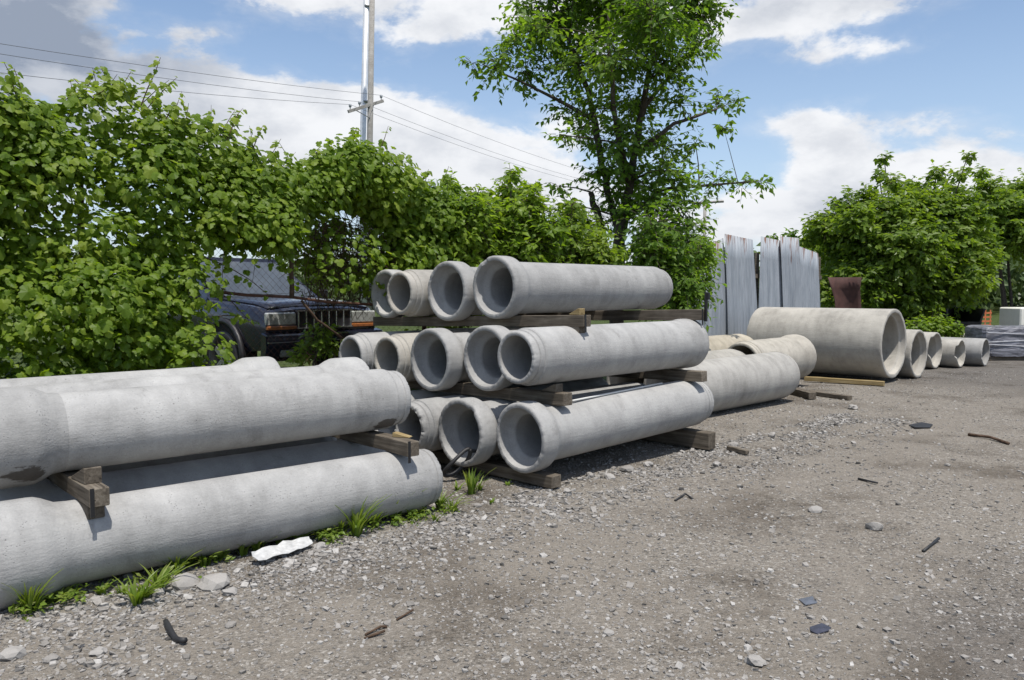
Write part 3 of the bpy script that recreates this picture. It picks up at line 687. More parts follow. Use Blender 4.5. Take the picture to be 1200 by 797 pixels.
def stem(pts, r0, r1, name='stem', parent=vine, mat=STEM, iv=inv):
    n = len(pts); sub = []
    for i in range(n - 1):
        for t in (0, .25, .5, .75): sub.append(pts[i].lerp(pts[i + 1], t) + Vector((random.uniform(-1, 1), random.uniform(-1, 1), random.uniform(-1, 1))) * r0 * .5)
    sub.append(pts[-1]); return MB().tube([p + iv for p in sub], [r0 + (r1 - r0) * i / (len(sub) - 1) for i in range(len(sub))], 7).build(name, mat, parent, True)
stem([on_n(343, 349, 7.58), on_n(341, 290, 7.6), on_n(328, 240, 7.65), on_n(305, 215, 7.7)], .026, .016)
stem([on_n(328, 240, 7.65), on_n(360, 215, 7.7), on_n(400, 205, 7.7), on_n(450, 215, 7.7)], .02, .01)
stem([on_n(353, 352, 7.55), on_n(372, 375, 7.5), on_n(402, 397, 7.5)], .014, .012)
stem([sn(2.3, FN - .1, .2), sn(2.4, FN - .12, 1.2), sn(2.2, FN, 2.2), sn(1.7, FN, 2.8)], .03, .014)
stem([sn(.8, FN - .1, .2), sn(1.0, FN - .1, 1.4), sn(1.3, FN, 2.6)], .028, .012)
stem([on_n(218, 300, 7.5), on_n(214, 340, 7.5), on_n(216, 420, 7.5)], .018, .016)
tw = MB()
for _ in range(220):                                  # dry twigs in the hollow under the overhang
    s = random.uniform(4.15, 5.9); z = random.uniform(2.0, 2.7); p = sn(s, FN + random.uniform(-.25, .3), z); d = Vector((random.gauss(0, .5), random.gauss(0, .5), random.gauss(-.6, .5))).normalized() * random.uniform(.15, .5)
    tw.tube([p + inv, p + d * .5 + inv + Vector((0, 0, -.03)), p + d + inv], [.005, .004, .0015], 3, False)
for _ in range(520):
    sq = random.uniform(4.75, 5.8); zq = random.uniform(1.5, 2.35); p = sn(sq, FN + random.uniform(-.05, .35), zq); d = Vector((random.gauss(0, .5), random.gauss(0, .5), random.gauss(-.4, .6))).normalized() * random.uniform(.12, .4)
    tw.tube([p + inv, p + d * .5 + inv + Vector((0, 0, -.03)), p + d + inv], [.006, .004, .002], 3, False)
o = tw.build('twig_mass', STEM, vine); o['kind'] = 'stuff'

# ------------------------------------------------------------------ generic tree: lobes hung on limbs
def plant(name, base, limbs, lobes, mat, label, cat, leaf=(.07, .11), per=1.0, tv=LEAF_V, tf=LEAF_F, group=None, trunk_r=.1, spray=.5, droop=.5, depth_j=.6, bark=BARK, seed=1, twigs=True, tint_j=.5):
    """base: ground point; limbs: polylines of (point, radius); lobes: (centre, radius)"""
    r_ = random.Random(seed); g = np.random.default_rng(seed)
    root = empty(name, base); tag(root, label, cat, group); iv = -Vector(base)
    nodes = []
    for i, lb in enumerate(limbs):
        pts = []; rad = []
        for j in range(len(lb) - 1):
            (a, ra), (b, rb) = lb[j], lb[j + 1]
            for t in (0, .25, .5, .75):
                pts.append(a.lerp(b, t) + Vector((r_.uniform(-1, 1), r_.uniform(-1, 1), 0)) * .02 * (1 if (j or t) else 0)); rad.append(ra + (rb - ra) * t)
        pts.append(lb[-1][0]); rad.append(lb[-1][1]); nodes += list(zip(pts, rad))
        MB().tube([p + iv for p in pts], rad, 9 if i == 0 else 7).build('trunk' if i == 0 else 'limb', bark, root, True)
    P, NR, TP, TT = [], [], [], []; bm_ = MB()
    for c, r in lobes:
        # branch from the nearest lower node to the lobe
        cand = sorted(nodes, key=lambda q: (q[0] - c).length + (5 * max(0, q[0].z - c.z)))[:1]; a, ra = cand[0]
        if twigs and (a - c).length < 1.5 + r:
            m1 = a.lerp(c, .5) + Vector((r_.uniform(-.1, .1), r_.uniform(-.1, .1), .08)) * r
            rr = min(ra * .55, .010 + .03 * r); bm_.tube([a + iv, m1 + iv, c + iv], [rr, rr * .7, rr * .4], 5, False)
        nt = max(9, int(26 * per * (r / .6) ** 1.6)); tb = r_.uniform(0, tint_j)
        for _ in range(nt):
            d = Vector((r_.gauss(0, 1), r_.gauss(0, 1), r_.gauss(0, .75) + .1)).normalized(); q0 = c + d * r * r_.uniform(0, .45); Lt = r * r_.uniform(.45, .95)
            d2 = (d + Vector((r_.gauss(0, .4), r_.gauss(0, .4), r_.gauss(0.0, .3)))).normalized(); q1 = q0 + d2 * Lt + Vector((0, 0, -droop * .25 * Lt))
            qm = q0.lerp(q1, .5) + Vector((0, 0, .08 * Lt))
            if twigs: bm_.tube([c.lerp(q0, .6) + iv, qm + iv, q1 + iv], [.006, .004, .0018], 3, False)
            k = max(4, int(Lt / (leaf[0] * spray)))
            t = np.linspace(.12, 1.0, k); pp = np.outer((1 - t) ** 2, q0) + np.outer(2 * t * (1 - t), qm) + np.outer(t ** 2, q1)
            side = np.cross(np.array(d2), (0, 0, 1.)); side /= np.linalg.norm(side) + 1e-6; sg = np.where(np.arange(k) % 2, 1., -1.)[:, None]
            tp = side[None] * sg + np.array(d2)[None] * .7 + np.array((0, 0, -droop))[None] + g.normal(0, .3, (k, 3))
            nn = np.array((0, 0, .8))[None] + np.array(d)[None] * .55 + g.normal(0, .42, (k, 3))
            P.append(pp + g.normal(0, .012, (k, 3))); TP.append(tp); NR.append(nn); TT.append(g.beta(2, 2, k) * .6 + tb * .8)
    P, NR, TP, TT = np.vstack(P), np.vstack(NR), np.vstack(TP), np.concatenate(TT)
    leaves('foliage', P + np.array(iv), NR, TP, g.uniform(leaf[0], leaf[1], len(P)), TT, mat, tv, tf, root)
    if twigs and bm_.V: bm_.build('branches', bark, root, False)['kind'] = 'stuff'
    return len(P)

# the elm behind the tall stack
TY = 13.4
def tp_(px, py, dy=0.0): return at_y(px, py, TY + dy)
eb = tp_(724, 300); eb.z = 0
limbs = [[(eb, .13), (tp_(723, 330), .115), (tp_(725, 285), .10), (tp_(734, 235), .08), (tp_(742, 190), .06), (tp_(752, 130), .055), (tp_(765, 60), .035), (tp_(775, -20), .02)],
         [(tp_(726, 280), .07), (tp_(712, 225, .1), .055), (tp_(700, 160, .2), .055), (tp_(688, 105, .3), .045), (tp_(668, 50, .3), .03), (tp_(650, 0, .3), .015)],
         [(tp_(738, 220), .06), (tp_(722, 150, -.4), .045), (tp_(715, 80, -.6), .03), (tp_(712, 10, -.7), .015)],
         [(tp_(730, 260), .05), (tp_(775, 222, .2), .035), (tp_(820, 218, .2), .025), (tp_(880, 213, .2), .01)],
         [(tp_(745, 180), .05), (tp_(790, 145, -.3), .03), (tp_(840, 128, -.3), .015)],
         [(tp_(695, 140, .2), .04), (tp_(640, 110, .2), .025), (tp_(565, 75, .1), .01)],
         [(tp_(752, 130), .04), (tp_(800, 70, .4), .025), (tp_(845, 25, .5), .01)],
         [(tp_(722, 320), .09), (tp_(707, 285, .3), .075), (tp_(698, 245, .4), .06), (tp_(692, 225, .4), .045)],
         [(tp_(722, 310), .05), (tp_(760, 275, -.2), .035), (tp_(800, 255, -.3), .02)]]
lob = [(640, 25, 46), (700, 12, 52), (765, 15, 54), (822, 10, 40), (585, 72, 30), (553, 74, 14), (615, 84, 32), (668, 78, 42), (722, 75, 44), (778, 72, 40), (822, 50, 24), (735, -40, 80), (660, -35, 55), (815, -30, 45),
       (648, 40, 38), (605, 48, 26), (660, 128, 26), (702, 128, 34), (752, 125, 36), (798, 122, 26), (842, 122, 22), (866, 118, 11), (655, 158, 14), (690, 170, 18), (728, 178, 32), (778, 172, 30), (815, 168, 16), (848, 150, 12),
       (708, 225, 16), (748, 222, 34), (792, 212, 28), (838, 212, 20), (868, 217, 15), (893, 213, 11), (816, 238, 18), (768, 262, 32), (812, 265, 22), (655, 218, 11), (672, 240, 13), (690, 50, 34), (745, 38, 36), (800, 35, 30), (738, 252, 24), (714, 262, 18), (762, 240, 28), (700, 200, 24), (735, 205, 28), (680, 150, 22), (788, 240, 24), (740, 150, 30), (775, 200, 26), (720, 230, 20)]
lobes = []
for px, py, r in lob:
    rm = r * TY / F * (1.12 if py < 140 else 1.3); lobes.append((tp_(px, py, random.uniform(-1, 1) * (1.5 if r > 30 else .7)), rm))
    if r > 34: lobes.append((tp_(px + random.uniform(-12, 12), py + random.uniform(-12, 12), random.uniform(-1.6, 1.6)), rm * .8))
n_elm = plant('elm_tree', eb, limbs, lobes, ELM, 'tall leafy elm tree rising behind the tall pipe stack', 'tree', (.085, .15), 1.75, spray=.60, droop=.45, seed=3)

# saplings and bushes along the fence
def px_bush(name, label, Y, base_px, lobs, mat, leaf, per, seed, group=None, tv=LEAF_V, tf=LEAF_F, stems=3, spread=.8, zb=None, cat='bush', fat=1.18, **k):
    b = at_y(base_px, 340, Y); b.z = hground(b.x, b.y) if zb is None else zb
    L = [(at_y(x, y, Y + random.uniform(-1, 1) * spread), r * Y / F * fat) for x, y, r in lobs]
    L += [(at_y(x + random.uniform(-9, 9), y + random.uniform(-6, 10), Y - spread * random.uniform(.4, 1.2)), r * Y / F * fat * .8) for x, y, r in lobs if r > 22]
    top = sorted(L, key=lambda q: -q[0].z)
    limbs_ = []
    for i in range(min(stems, len(top))):
        c = top[i][0]; m_ = b.lerp(c, .5) + Vector((random.uniform(-.15, .15), random.uniform(-.15, .15), 0)); off_ = Vector((random.uniform(-.2, .2), random.uniform(-.2, .2), 0)) * (i > 0)
        limbs_.append([(b + off_, .026 * Y / 12), (m_, .018 * Y / 12), (c, .006 * Y / 12)])
    return plant(name, b, limbs_, L, mat, label, cat, leaf, per, group=group, seed=seed, tv=tv, tf=tf, **k)
HG = 'shrubs along the fence beyond the vine'
px_bush('shrub', 'light green shrub with thin upright shoots right after the grape vine', 10.6, 525, [(510, 255, 34), (535, 240, 26), (528, 215, 12), (555, 265, 34), (560, 228, 9), (500, 285, 34), (540, 300, 40), (470, 300, 26), (520, 335, 40), (505, 225, 12)], SHRUB, (.08, .135), 9, 21, HG, droop=.6)
px_bush('shrub', 'light green shrub with one tall pointed shoot behind the largest top bell', 11.2, 600, [(598, 205, 10), (600, 225, 18), (590, 250, 30), (615, 245, 26), (575, 280, 36), (610, 285, 40), (640, 270, 24), (630, 300, 34), (600, 320, 40), (570, 230, 9), (622, 218, 8)], SHRUB, (.085, .14), 9, 22, HG, droop=.6)
px_bush('shrub', 'darker loose shrub at the left foot of the elm', 11.9, 670, [(665, 255, 20), (655, 285, 30), (690, 290, 26), (670, 240, 12), (690, 262, 18), (700, 310, 30), (650, 320, 30)], BUSH, (.08, .13), 7, 23, HG, droop=.6)
px_bush('sapling', 'dark leafy sapling growing between the elm and corrugated sheets', 13.0, 795, [(790, 300, 36), (815, 290, 26), (775, 275, 30), (800, 335, 30), (826, 310, 14), (770, 320, 30), (790, 355, 26), (822, 330, 16), (760, 300, 28)], ELM, (.08, .13), 5.0, 24, None, droop=.9, cat='sapling')

px_bush('weed_plant', 'tall green weeds before the car bumper behind the fence', 9.0, 378, [(372, 398, 16), (362, 412, 14), (390, 405, 14), (380, 385, 10), (350, 415, 10)], BUSH, (.06, .11), 9, 26, None, spread=.15, cat='weeds', zb=.4)
# big bush at the far end and tree behind it
BL = [(972, 268, 26), (1000, 252, 32), (1040, 250, 34), (1085, 250, 36), (1122, 255, 32), (958, 300, 22), (1000, 292, 40), (1050, 290, 46), (1100, 288, 44), (1138, 290, 30), (970, 335, 26), (1012, 335, 38), (1060, 340, 42), (1105, 328, 40),
      (1134, 325, 24), (1036, 185, 8), (1030, 205, 9), (1045, 215, 13), (1062, 220, 15), (1098, 205, 14), (1134, 183, 8), (1128, 203, 9), (1085, 222, 13), (1118, 222, 14), (1070, 360, 26), (1030, 365, 26), (946, 282, 10), (1148, 305, 16), (1012, 232, 14), (985, 238, 10), (1150, 262, 12)]
px_bush('large_bush', 'broad bright green bush spreading behind the far pipes and rusty sheet', 23.5, 1060, BL, BUSH, (.13, .22), 3.2, 31, fat=1.04, stems=7, spread=1.7, tv=QUAD_V, tf=QUAD_F, spray=.42, droop=.5)
px_bush('tree', 'olive green tree standing behind the broad bush at the yard end', 33, 1185, [(1180, 235, 30), (1195, 260, 34), (1175, 270, 30), (1150, 240, 22), (1215, 240, 40), (1170, 285, 16), (1240, 265, 30), (1150, 205, 10), (1160, 222, 14)], BUSH, (.17, .28), 2.2, 32, stems=4, spread=2.0, tv=QUAD_V, tf=QUAD_F, cat='tree', spray=.45)
px_bush('tree', 'dark small tree showing above the corrugated sheets', 27, 945, [(945, 285, 16), (925, 275, 8), (905, 279, 6), (955, 310, 22), (935, 300, 16)], ELM, (.14, .22), 1.8, 33, stems=2, spread=.6, tv=QUAD_V, tf=QUAD_F, cat='tree')
px_bush('shrub', 'low bright shrub in front of the black container', 20.0, 1085, [(1090, 383, 14), (1105, 384, 12), (1075, 385, 12), (1120, 388, 9), (1065, 388, 10)], SHRUB, (.09, .15), 12.0, 34, None, stems=2, spread=.4, tv=QUAD_V, tf=QUAD_F)

# far woodland on the rising ground
g = np.random.default_rng(5); k = 370; az_ = np.concatenate([g.uniform(-1.1, 1.1, k - 110), g.uniform(.38, .8, 110)]); rr = np.concatenate([g.uniform(85, 190, k - 110), g.uniform(62, 120, 110)]); Pw, Nw, Tw, Sw, Tt = [], [], [], [], []
for a, r in zip(az_, rr):
    x, y = r * sin(a), r * cos(a); h0 = hground(x, y); R_ = g.uniform(2.6, 4.8); m_ = 150; d = g.normal(0, 1, (m_, 3)); d /= np.linalg.norm(d, axis=1, keepdims=True)
    c = np.array((x, y, h0 + R_ * .75)); rad = g.uniform(.6, 1.05, m_)[:, None]
    Pw.append(c + d * rad * np.array((R_, R_, R_ * .8))); Nw.append(d + g.normal(0, .5, (m_, 3)) + (0, 0, .4)); Tw.append(g.normal(0, 1, (m_, 3))); Sw.append(g.uniform(.6, 1.3, m_)); Tt.append(g.beta(2, 2, m_) * .5 + g.uniform(0, .5))
o = leaves('far_woodland', np.vstack(Pw), np.vstack(Nw), np.vstack(Tw), np.concatenate(Sw), np.concatenate(Tt), FARL, QUAD_V, QUAD_F, None)
tag(o, 'distant wooded rise behind the yard', 'woodland', None, 'stuff')

# ------------------------------------------------------------------ corrugated sheets
def corr_mat():
    m, T, b = material('corrugated_zinc'); tc = T.node('ShaderNodeTexCoord').outputs['Object']; uv = attr(T, 'tint')
    n1 = T.noise(T.vmul(tc, (4, 4, .7)), 1.5, 6, .65); n2 = T.noise(T.vmul(tc, (22, 22, 1.0)), 1.0, 5, .6)
    base = T.ramp(T.m('ADD', T.m('MULTIPLY', n1, .6), T.m('MULTIPLY', n2, .4)), [(.35, (.21, .235, .265)), (.5, (.29, .315, .345)), (.65, (.37, .395, .43))])
    f = T.m('ADD', T.m('MULTIPLY', uv, 1.0), T.m('MULTIPLY', T.m('SUBTRACT', n2, .5), 1.3))
    rust = T.ss(f, .97, 1.10); lowr = T.ss(T.m('ADD', uv, T.m('MULTIPLY', T.m('SUBTRACT', n1, .5), .6)), .30, .12)
    spots = T.m('MULTIPLY', T.ss(T.noise(T.vmul(tc, (14, 14, 3)), 1.0, 5), .66, .74), .7)
    colr = T.mix(T.m('MAXIMUM', rust, spots), base, (.13, .065, .045, 1)); colr = T.mix(T.m('MULTIPLY', lowr, .5), colr, (.30, .26, .21, 1))
    T.l.new(colr, b.inputs['Base Color']); b.inputs['Roughness'].default_value = .6; b.inputs['Metallic'].default_value = .15; return m
CORR = corr_mat()
cf = empty('corrugated_fence', on_n(890, 340, 8.5) * 1.0); cf.location.z = 0; tag(cf, 'leaning fence of grey rust-topped corrugated metal sheets behind the pipes', 'fence')
def panel(tl, tr, bl, br, n0, name='panel'):
    A, B, C, D = on_n(*tl, n0), on_n(*tr, n0), on_n(*bl, n0), on_n(*br, n0)
    C = Vector((C.x, C.y, .0)); D = Vector((D.x, D.y, .0)); w = (B - A).length; nu = 56; nv = 6; V = []; tt = []
    for j in range(nv + 1):
        v = j / nv
        for i in range(nu + 1):
            u = i / nu; p = (C * (1 - u) + D * u) * (1 - v) + (A * (1 - u) + B * u) * v
            p = p + OUT * (.018 * sin(u * 2 * pi * 10) + .03 * sin(v * 3 + n0 * 9));
            V.append(p - cf.location); tt.append(v)
    Fc = [(j * (nu + 1) + i, j * (nu + 1) + i + 1, (j + 1) * (nu + 1) + i + 1, (j + 1) * (nu + 1) + i) for j in range(nv) for i in range(nu)]
    me = np_mesh(name, V, Fc, True, tt); o = link(name, me, CORR, cf); md = o.modifiers.new('thickness', 'SOLIDIFY'); md.thickness = .004; return o
panel((822, 292), (849, 279), (795, 420), (858, 420), 8.50)
panel((850, 274), (883, 281), (852, 420), (889, 420), 8.46)
panel((893, 277), (916, 282), (884, 420), (918, 420), 8.50)
panel((915, 277), (937, 279), (917, 420), (939, 420), 8.45)
panel((936, 288), (960, 297), (938, 420), (961, 420), 8.50)
a, b_ = on_n(800, 330, 8.58), on_n(962, 330, 8.58)
for z_ in (.6, 1.9): MB().box((0, 0, 0), ((b_ - a).length, .04, .09), Matrix.Rotation(atan2((b_ - a).y, (b_ - a).x), 3, 'Z')).build('rail', WOOD, cf).location = Vector((((a + b_) / 2).x, ((a + b_) / 2).y, z_)) - cf.location
for px in (805, 886, 918, 958):
    p = on_n(px, 340, 8.66); MB().box((0, 0, 1.2), (.09, .09, 2.4)).build('post', WOOD, cf).location = Vector((p.x, p.y, 0)) - cf.location

# rusty flared steel sheet
rs = MB(); prof = [(968, 326), (1008, 324), (1010, 361), (1012, 410), (976, 410), (978, 361), (976, 345)]
pts = [at_y(x, y, 20.5) for x, y in prof]; base = at_y(992, 340, 20.5); base.z = 0
nu, rows = 10, [(968, 1008, 325), (974, 1008, 338), (978, 1009, 352), (979, 1010, 372), (979, 1011, 417)]
V = []
for (x0, x1, y) in rows:
    for i in range(nu + 1):
        p = at_y(x0 + (x1 - x0) * i / nu, y, 20.5); p.y += .22 * sin(pi * i / nu) - (.10 if y < 330 else 0); V.append(p - base)
Fc = [(j * (nu + 1) + i, j * (nu + 1) + i + 1, (j + 1) * (nu + 1) + i + 1, (j + 1) * (nu + 1) + i) for j in range(len(rows) - 1) for i in range(nu)]
o = link('rusty_steel_sheet', py_mesh('rusty_steel_sheet', V, Fc, True), plain('dark_red_rust', (.075, .034, .028), .75, .1, .35, 5, .3)); o.location = base
md = o.modifiers.new('thickness', 'SOLIDIFY'); md.thickness = .012; tag(o, 'dark red rusted steel sheet with flared top standing beside the corrugated fence', 'steel sheet')

# black container behind the small pipes
bc = empty('steel_container', at_y(1112, 340, 22.6)); bc.location.z = 0; tag(bc, 'black open steel container with a sloping end behind the far pipes', 'container')
bw = at_y(1138, 340, 22.6).x - bc.location.x
MB().prism([(-.45, 0), (bw - .35, 0), (bw, 1.10), (bw - .05, 1.10), (bw - .39, .06), (-.40, .06), (-.40, 1.1), (-.45, 1.1)], 1.5).build('shell', BLACKM, bc)
MB().prism([(-.45, .0), (bw - .35, .0), (bw, 1.1), (-.45, 1.1)], .04, Matrix.Translation((0, .77, 0))).build('back_wall', BLACKM, bc)
MB().prism([(-.45, .0), (bw - .35, .0), (bw - .12, .75), (-.45, .75)], .04, Matrix.Translation((0, -.77, 0))).build('front_wall', BLACKM, bc)
MB().box((bw / 2 - .225, .79, 1.13), (bw + .5, .08, .06)).build('rim', BLACKM, bc)

# wrapped pallet and concrete block
wp = empty('wrapped_pallet', (11.75, 18.8, 0)); wp.scale = (1, 1, .86); tag(wp, 'pallet load bound in grey stretch wrap at the end of the pipe row', 'pallet')
for y_ in (-.42, 0, .42): MB().box((0, y_, .05), (2.1, .09, .09)).build('runner', WOOD, wp, False, .004)
for i in range(9): MB().box((-.98 + i * .245, 0, .107), (.15, 1.0, .022)).build('deck_board', WOOD, wp, False, .002)
def wrap_mat():
    m, T, b = material('stretch_wrap'); tc = T.node('ShaderNodeTexCoord').outputs['Object']; n = T.noise(T.vmul(tc, (2, 2, 14)), 1.4, 6, .65, .8)
    T.l.new(T.ramp(n, [(.35, (.06, .06, .07)), (.5, (.15, .15, .17)), (.70, (.36, .36, .40))]), b.inputs['Base Color']); b.inputs['Roughness'].default_value = .3; bump(T, b, n, .7, .03); return m
WRAP = wrap_mat(); V = []; nu = 44; lev = [(.12, 1.0), (.2, 1.02), (.34, .99), (.46, 1.0), (.6, .985), (.74, 1.0), (.84, .99), (.89, .95)]; r_ = random.Random(4)
for z_, k_ in lev:
    for i in range(nu):
        t = 2 * pi * i / nu; c_, s_ = cos(t), sin(t); q = (abs(c_) ** 8 + abs(s_) ** 8) ** -.125
        V.append((q * c_ * 1.04 * k_ + r_.uniform(-.012, .012), q * s_ * .52 * k_ + r_.uniform(-.012, .012), z_ + r_.uniform(-.012, .012)))
Fc = [(j * nu + i, j * nu + (i + 1) % nu, (j + 1) * nu + (i + 1) % nu, (j + 1) * nu + i) for j in range(len(lev) - 1) for i in range(nu)] + [tuple((len(lev) - 1) * nu + i for i in range(nu))]
link('wrapped_load', py_mesh('wrapped_load', V, Fc, False), WRAP, wp)
for z_, t_ in ((.38, .06), (.55, -.05), (.7, .05)): MB().box((0, -.53, z_), (2.04, .012, .025), Matrix.Rotation(t_, 3, 'Y')).build('strap', plain('white_strap', (.5, .5, .52), .4), wp)
cbp = at_y(1184, 340, 20.6); cb = MB().box((.75, 0, .58), (1.5, .9, 1.16)).build('concrete_block', plain('cream_concrete', (.72, .70, .62), .8, 0, .08, 4), None, False, .03); cb.location = (cbp.x, 20.6, 0); cb['tone'] = 1.35; cb['warm'] = .8; cb['seed'] = 3.3
tag(cb, 'cream concrete block standing behind the wrapped pallet', 'concrete block')
on = MB()
for i in range(7): on.box((0, 0, .1 + i * .13), (.9, .012, .05))
for i in range(5): on.box((-.4 + i * .2, .003, .5), (.05, .012, .95))
o = on.build('safety_netting', plain('orange_plastic', (.5, .14, .05), .6, 0, .3)); p = at_y(1150, 340, 25.5); o.location = (p.x, 25.5, 0); o.rotation_euler = (0, 0, .3); tag(o, 'strip of faded orange safety netting beside the black container', 'netting')

# ------------------------------------------------------------------ the parked car behind the fence
PAINT = plain('dark_blue_paint', (.012, .014, .026), .16, .0, .15, 3); PAINT.node_tree.nodes['Principled BSDF'].inputs['Coat Weight'].default_value = .35
DARKP = plain('dark_plastic', (.016, .016, .019), .5); CHROME = plain('chrome', (.6, .6, .62), .22, .9, .08); AMBER = plain('amber_lens', (.34, .12, .04), .25, 0, .15)
LENS = plain('headlight_lens', (.42, .43, .42), .12, .2, .4, 9); GLASS = plain('car_glass', (.07, .08, .09), .05, .0, .2, 2, 0, .7); TYRE = RUBBER; RIM = plain('alloy', (.35, .35, .36), .35, .8, .1)
th = radians(48); fx = Vector((sin(th), -cos(th), 0)); lf = Vector((cos(th), sin(th), 0))
hp_ = at_y(331, 375, 9.6); cz = hp_.z - .86
cc = hp_ - fx * 2.2 + lf * .60; car = empty('parked_car', (cc.x, cc.y, cz), (0, 0, atan2(fx.y, fx.x))); tag(car, 'dark blue off-road car with slatted grille parked behind the chain link fence', 'car')
def loft(secs, name, mat, parent, smooth=True):
    n = len(secs[0]); V = [v for s in secs for v in s]
    Fc = [(j * n + i, j * n + (i + 1) % n, (j + 1) * n + (i + 1) % n, (j + 1) * n + i) for j in range(len(secs) - 1) for i in range(n)] + [tuple(range(n)), tuple((len(secs) - 1) * n + i for i in range(n))]
    me = py_mesh(name, V, Fc, smooth); bm = bmesh.new(); bm.from_mesh(me); bmesh.ops.recalc_face_normals(bm, faces=bm.faces)
    for e in bm.edges:
        if len(e.link_faces) == 2 and e.calc_face_angle(0) > .7: e.smooth = False
    bm.to_mesh(me); bm.free(); return link(name, me, mat, parent)
def rsec(x, w, zb, zt, crown=.03, edge=.08):
    return [(x, -w + .03, zb), (x, -w, zb + .12), (x, -w, zt - edge - .12), (x, -w + .015, zt - edge), (x, -w + .07, zt - .015), (x, -w * .5, zt + crown * .7), (x, 0, zt + crown), (x, w * .5, zt + crown * .7), (x, w - .07, zt - .015), (x, w - .015, zt - edge), (x, w, zt - edge - .12), (x, w, zb + .12), (x, w - .03, zb)]
loft([rsec(x, w, a, b) for x, w, a, b in ((2.16, .80, .55, .96), (2.08, .84, .50, 1.00), (1.85, .875, .48, 1.04), (1.3, .89, .46, 1.08), (.85, .895, .44, 1.11), (.2, .90, .42, 1.10), (-1.9, .895, .42, 1.10), (-2.15, .86, .46, 1.08), (-2.22, .82, .5, 1.02))], 'body', PAINT, car)
hx = [(2.10, .985), (1.85, 1.04), (1.3, 1.08), (.93, 1.105)]; V = [(x, y, z + .04 - .034 * (y / .74) ** 2 + .004) for x, z in hx for y in np.linspace(-.74, .74, 9)]
link('hood', py_mesh('hood', V, [(j * 9 + i, j * 9 + i + 1, j * 9 + i + 10, j * 9 + i + 9) for j in range(3) for i in range(8)], True), PAINT, car).modifiers.new('thickness', 'SOLIDIFY').thickness = .012
def cabs(x0, x1, w0, w1, z0, z1):
    return [(x0[0], -w0, z0), (x0[1], -w0, z0), (x0[1], w0, z0), (x0[0], w0, z0)], [(x1[0], -w1, z1), (x1[1], -w1, z1), (x1[1], w1, z1), (x1[0], w1, z1)]
lo_, hi_ = cabs((.92, -2.12), (.10, -1.92), .84, .66, 1.08, 1.62); loft([lo_, hi_, [(x * .97 - .02, y * .93, 1.665) for x, y, z in hi_]], 'cabin', PAINT, car, False)
def quadplate(pts, name, mat, thick=.012):
    a = [Vector(p) for p in pts]; nrm = (a[1] - a[0]).cross(a[2] - a[0]).normalized() * thick; V = a + [p + nrm for p in a]
    return MB().add(V, [(3, 2, 1, 0), (4, 5, 6, 7), (0, 1, 5, 4), (1, 2, 6, 5), (2, 3, 7, 6), (3, 0, 4, 7)]).build(name, mat, car)
quadplate([(.86, -.76, 1.125), (.86, .76, 1.125), (.14, .60, 1.60), (.14, -.60, 1.60)], 'windshield', GLASS)
for sg in (-1, 1):
    for x0, x1, x2, x3 in ((.62, -.38, -.38, .02), (-.46, -1.3, -1.28, -.46), (-1.38, -2.02, -1.88, -1.36)):
        p = [(x0, sg * .838, 1.13), (x1, sg * .838, 1.13), (x2, sg * .692, 1.57), (x3, sg * .692, 1.57)]
        quadplate(p if sg == 1 else p[::-1], 'side_window', GLASS)
    MB().box((2.155, sg * .60, .87), (.07, .40, .155)).build('headlight', LENS, car, False, .015)
    MB().box((2.165, sg * .60, .765), (.07, .40, .045)).build('turn_signal', AMBER, car, False, .008)
    MB().box((.72, sg * .98, 1.16), (.12, .17, .13)).build('mirror', DARKP, car, False, .02)
    for x in (-.05, -1.05): MB().box((x, sg * .915, .98), (.17, .03, .03)).build('door_handle', DARKP, car)
    MB().box((-.1, sg * .905, .62), (2.1, .03, .10)).build('side_cladding', DARKP, car)
    for wx in (1.36, -1.33):
        w_ = empty('wheel', (wx, sg * .80, .365)); w_.parent = car
        sec = [(.10, .22), (.125, .30), (.115, .345), (.08, .365), (-.08, .365), (-.115, .345), (-.125, .30), (-.10, .22)]; V = []; nu = 30
        for i in range(nu): t = 2 * pi * i / nu; V += [(r * cos(t), y, r * sin(t)) for y, r in sec]
        Fc = [(i * 8 + j, ((i + 1) % nu) * 8 + j, ((i + 1) % nu) * 8 + (j + 1) % 8, i * 8 + (j + 1) % 8) for i in range(nu) for j in range(8)]
        MB().add(V, Fc).build('tyre', TYRE, w_, True)
        rm_ = MB().tube([(0, -.09, 0), (0, .09, 0)], .225, 28)
        for i in range(5): rm_.box((.12 * cos(i * 1.2566), sg * .10, .12 * sin(i * 1.2566)), (.2, .03, .06), Matrix.Rotation(-i * 1.2566, 3, 'Y'))
        rm_.build('rim', RIM, w_, False)
        arc = [(wx + .45 * cos(t), sg * .905, .39 + .45 * sin(t)) for t in np.linspace(-.1, pi + .1, 15)]; MB().tube(arc, .035, 6).build('wheel_arch', DARKP, car, True)
        ds = MB(); ds.tube([(wx, sg * .70, .39), (wx, sg * .903, .39)], .44, 28); ds.build('arch_shade', plain('shadow_black', (.006, .006, .006), .9), car)  # black disc standing in for the shade inside the wheel arch
MB().box((2.175, 0, .86), (.03, .80, .20)).build('grille', DARKP, car)
for i in range(8): MB().box((2.20, -.385 + i * .11, .86), (.04, .018, .20)).build('grille_slat', CHROME, car, False, .005)
for z_ in (.965, .755): MB().box((2.20, 0, z_), (.045, .82, .016)).build('grille_trim', CHROME, car)
MB().prism([(2.12, .36), (2.24, .40), (2.28, .55), (2.27, .69), (2.14, .72)], 1.72).build('bumper', PAINT, car, False, .015)
MB().box((2.285, 0, .60), (.02, 1.7, .012)).build('bumper_trim', CHROME, car)
for sg in (-1, 1): MB().box((2.25, sg * .58, .47), (.05, .2, .1)).build('fog_lamp', LENS, car, False, .02)
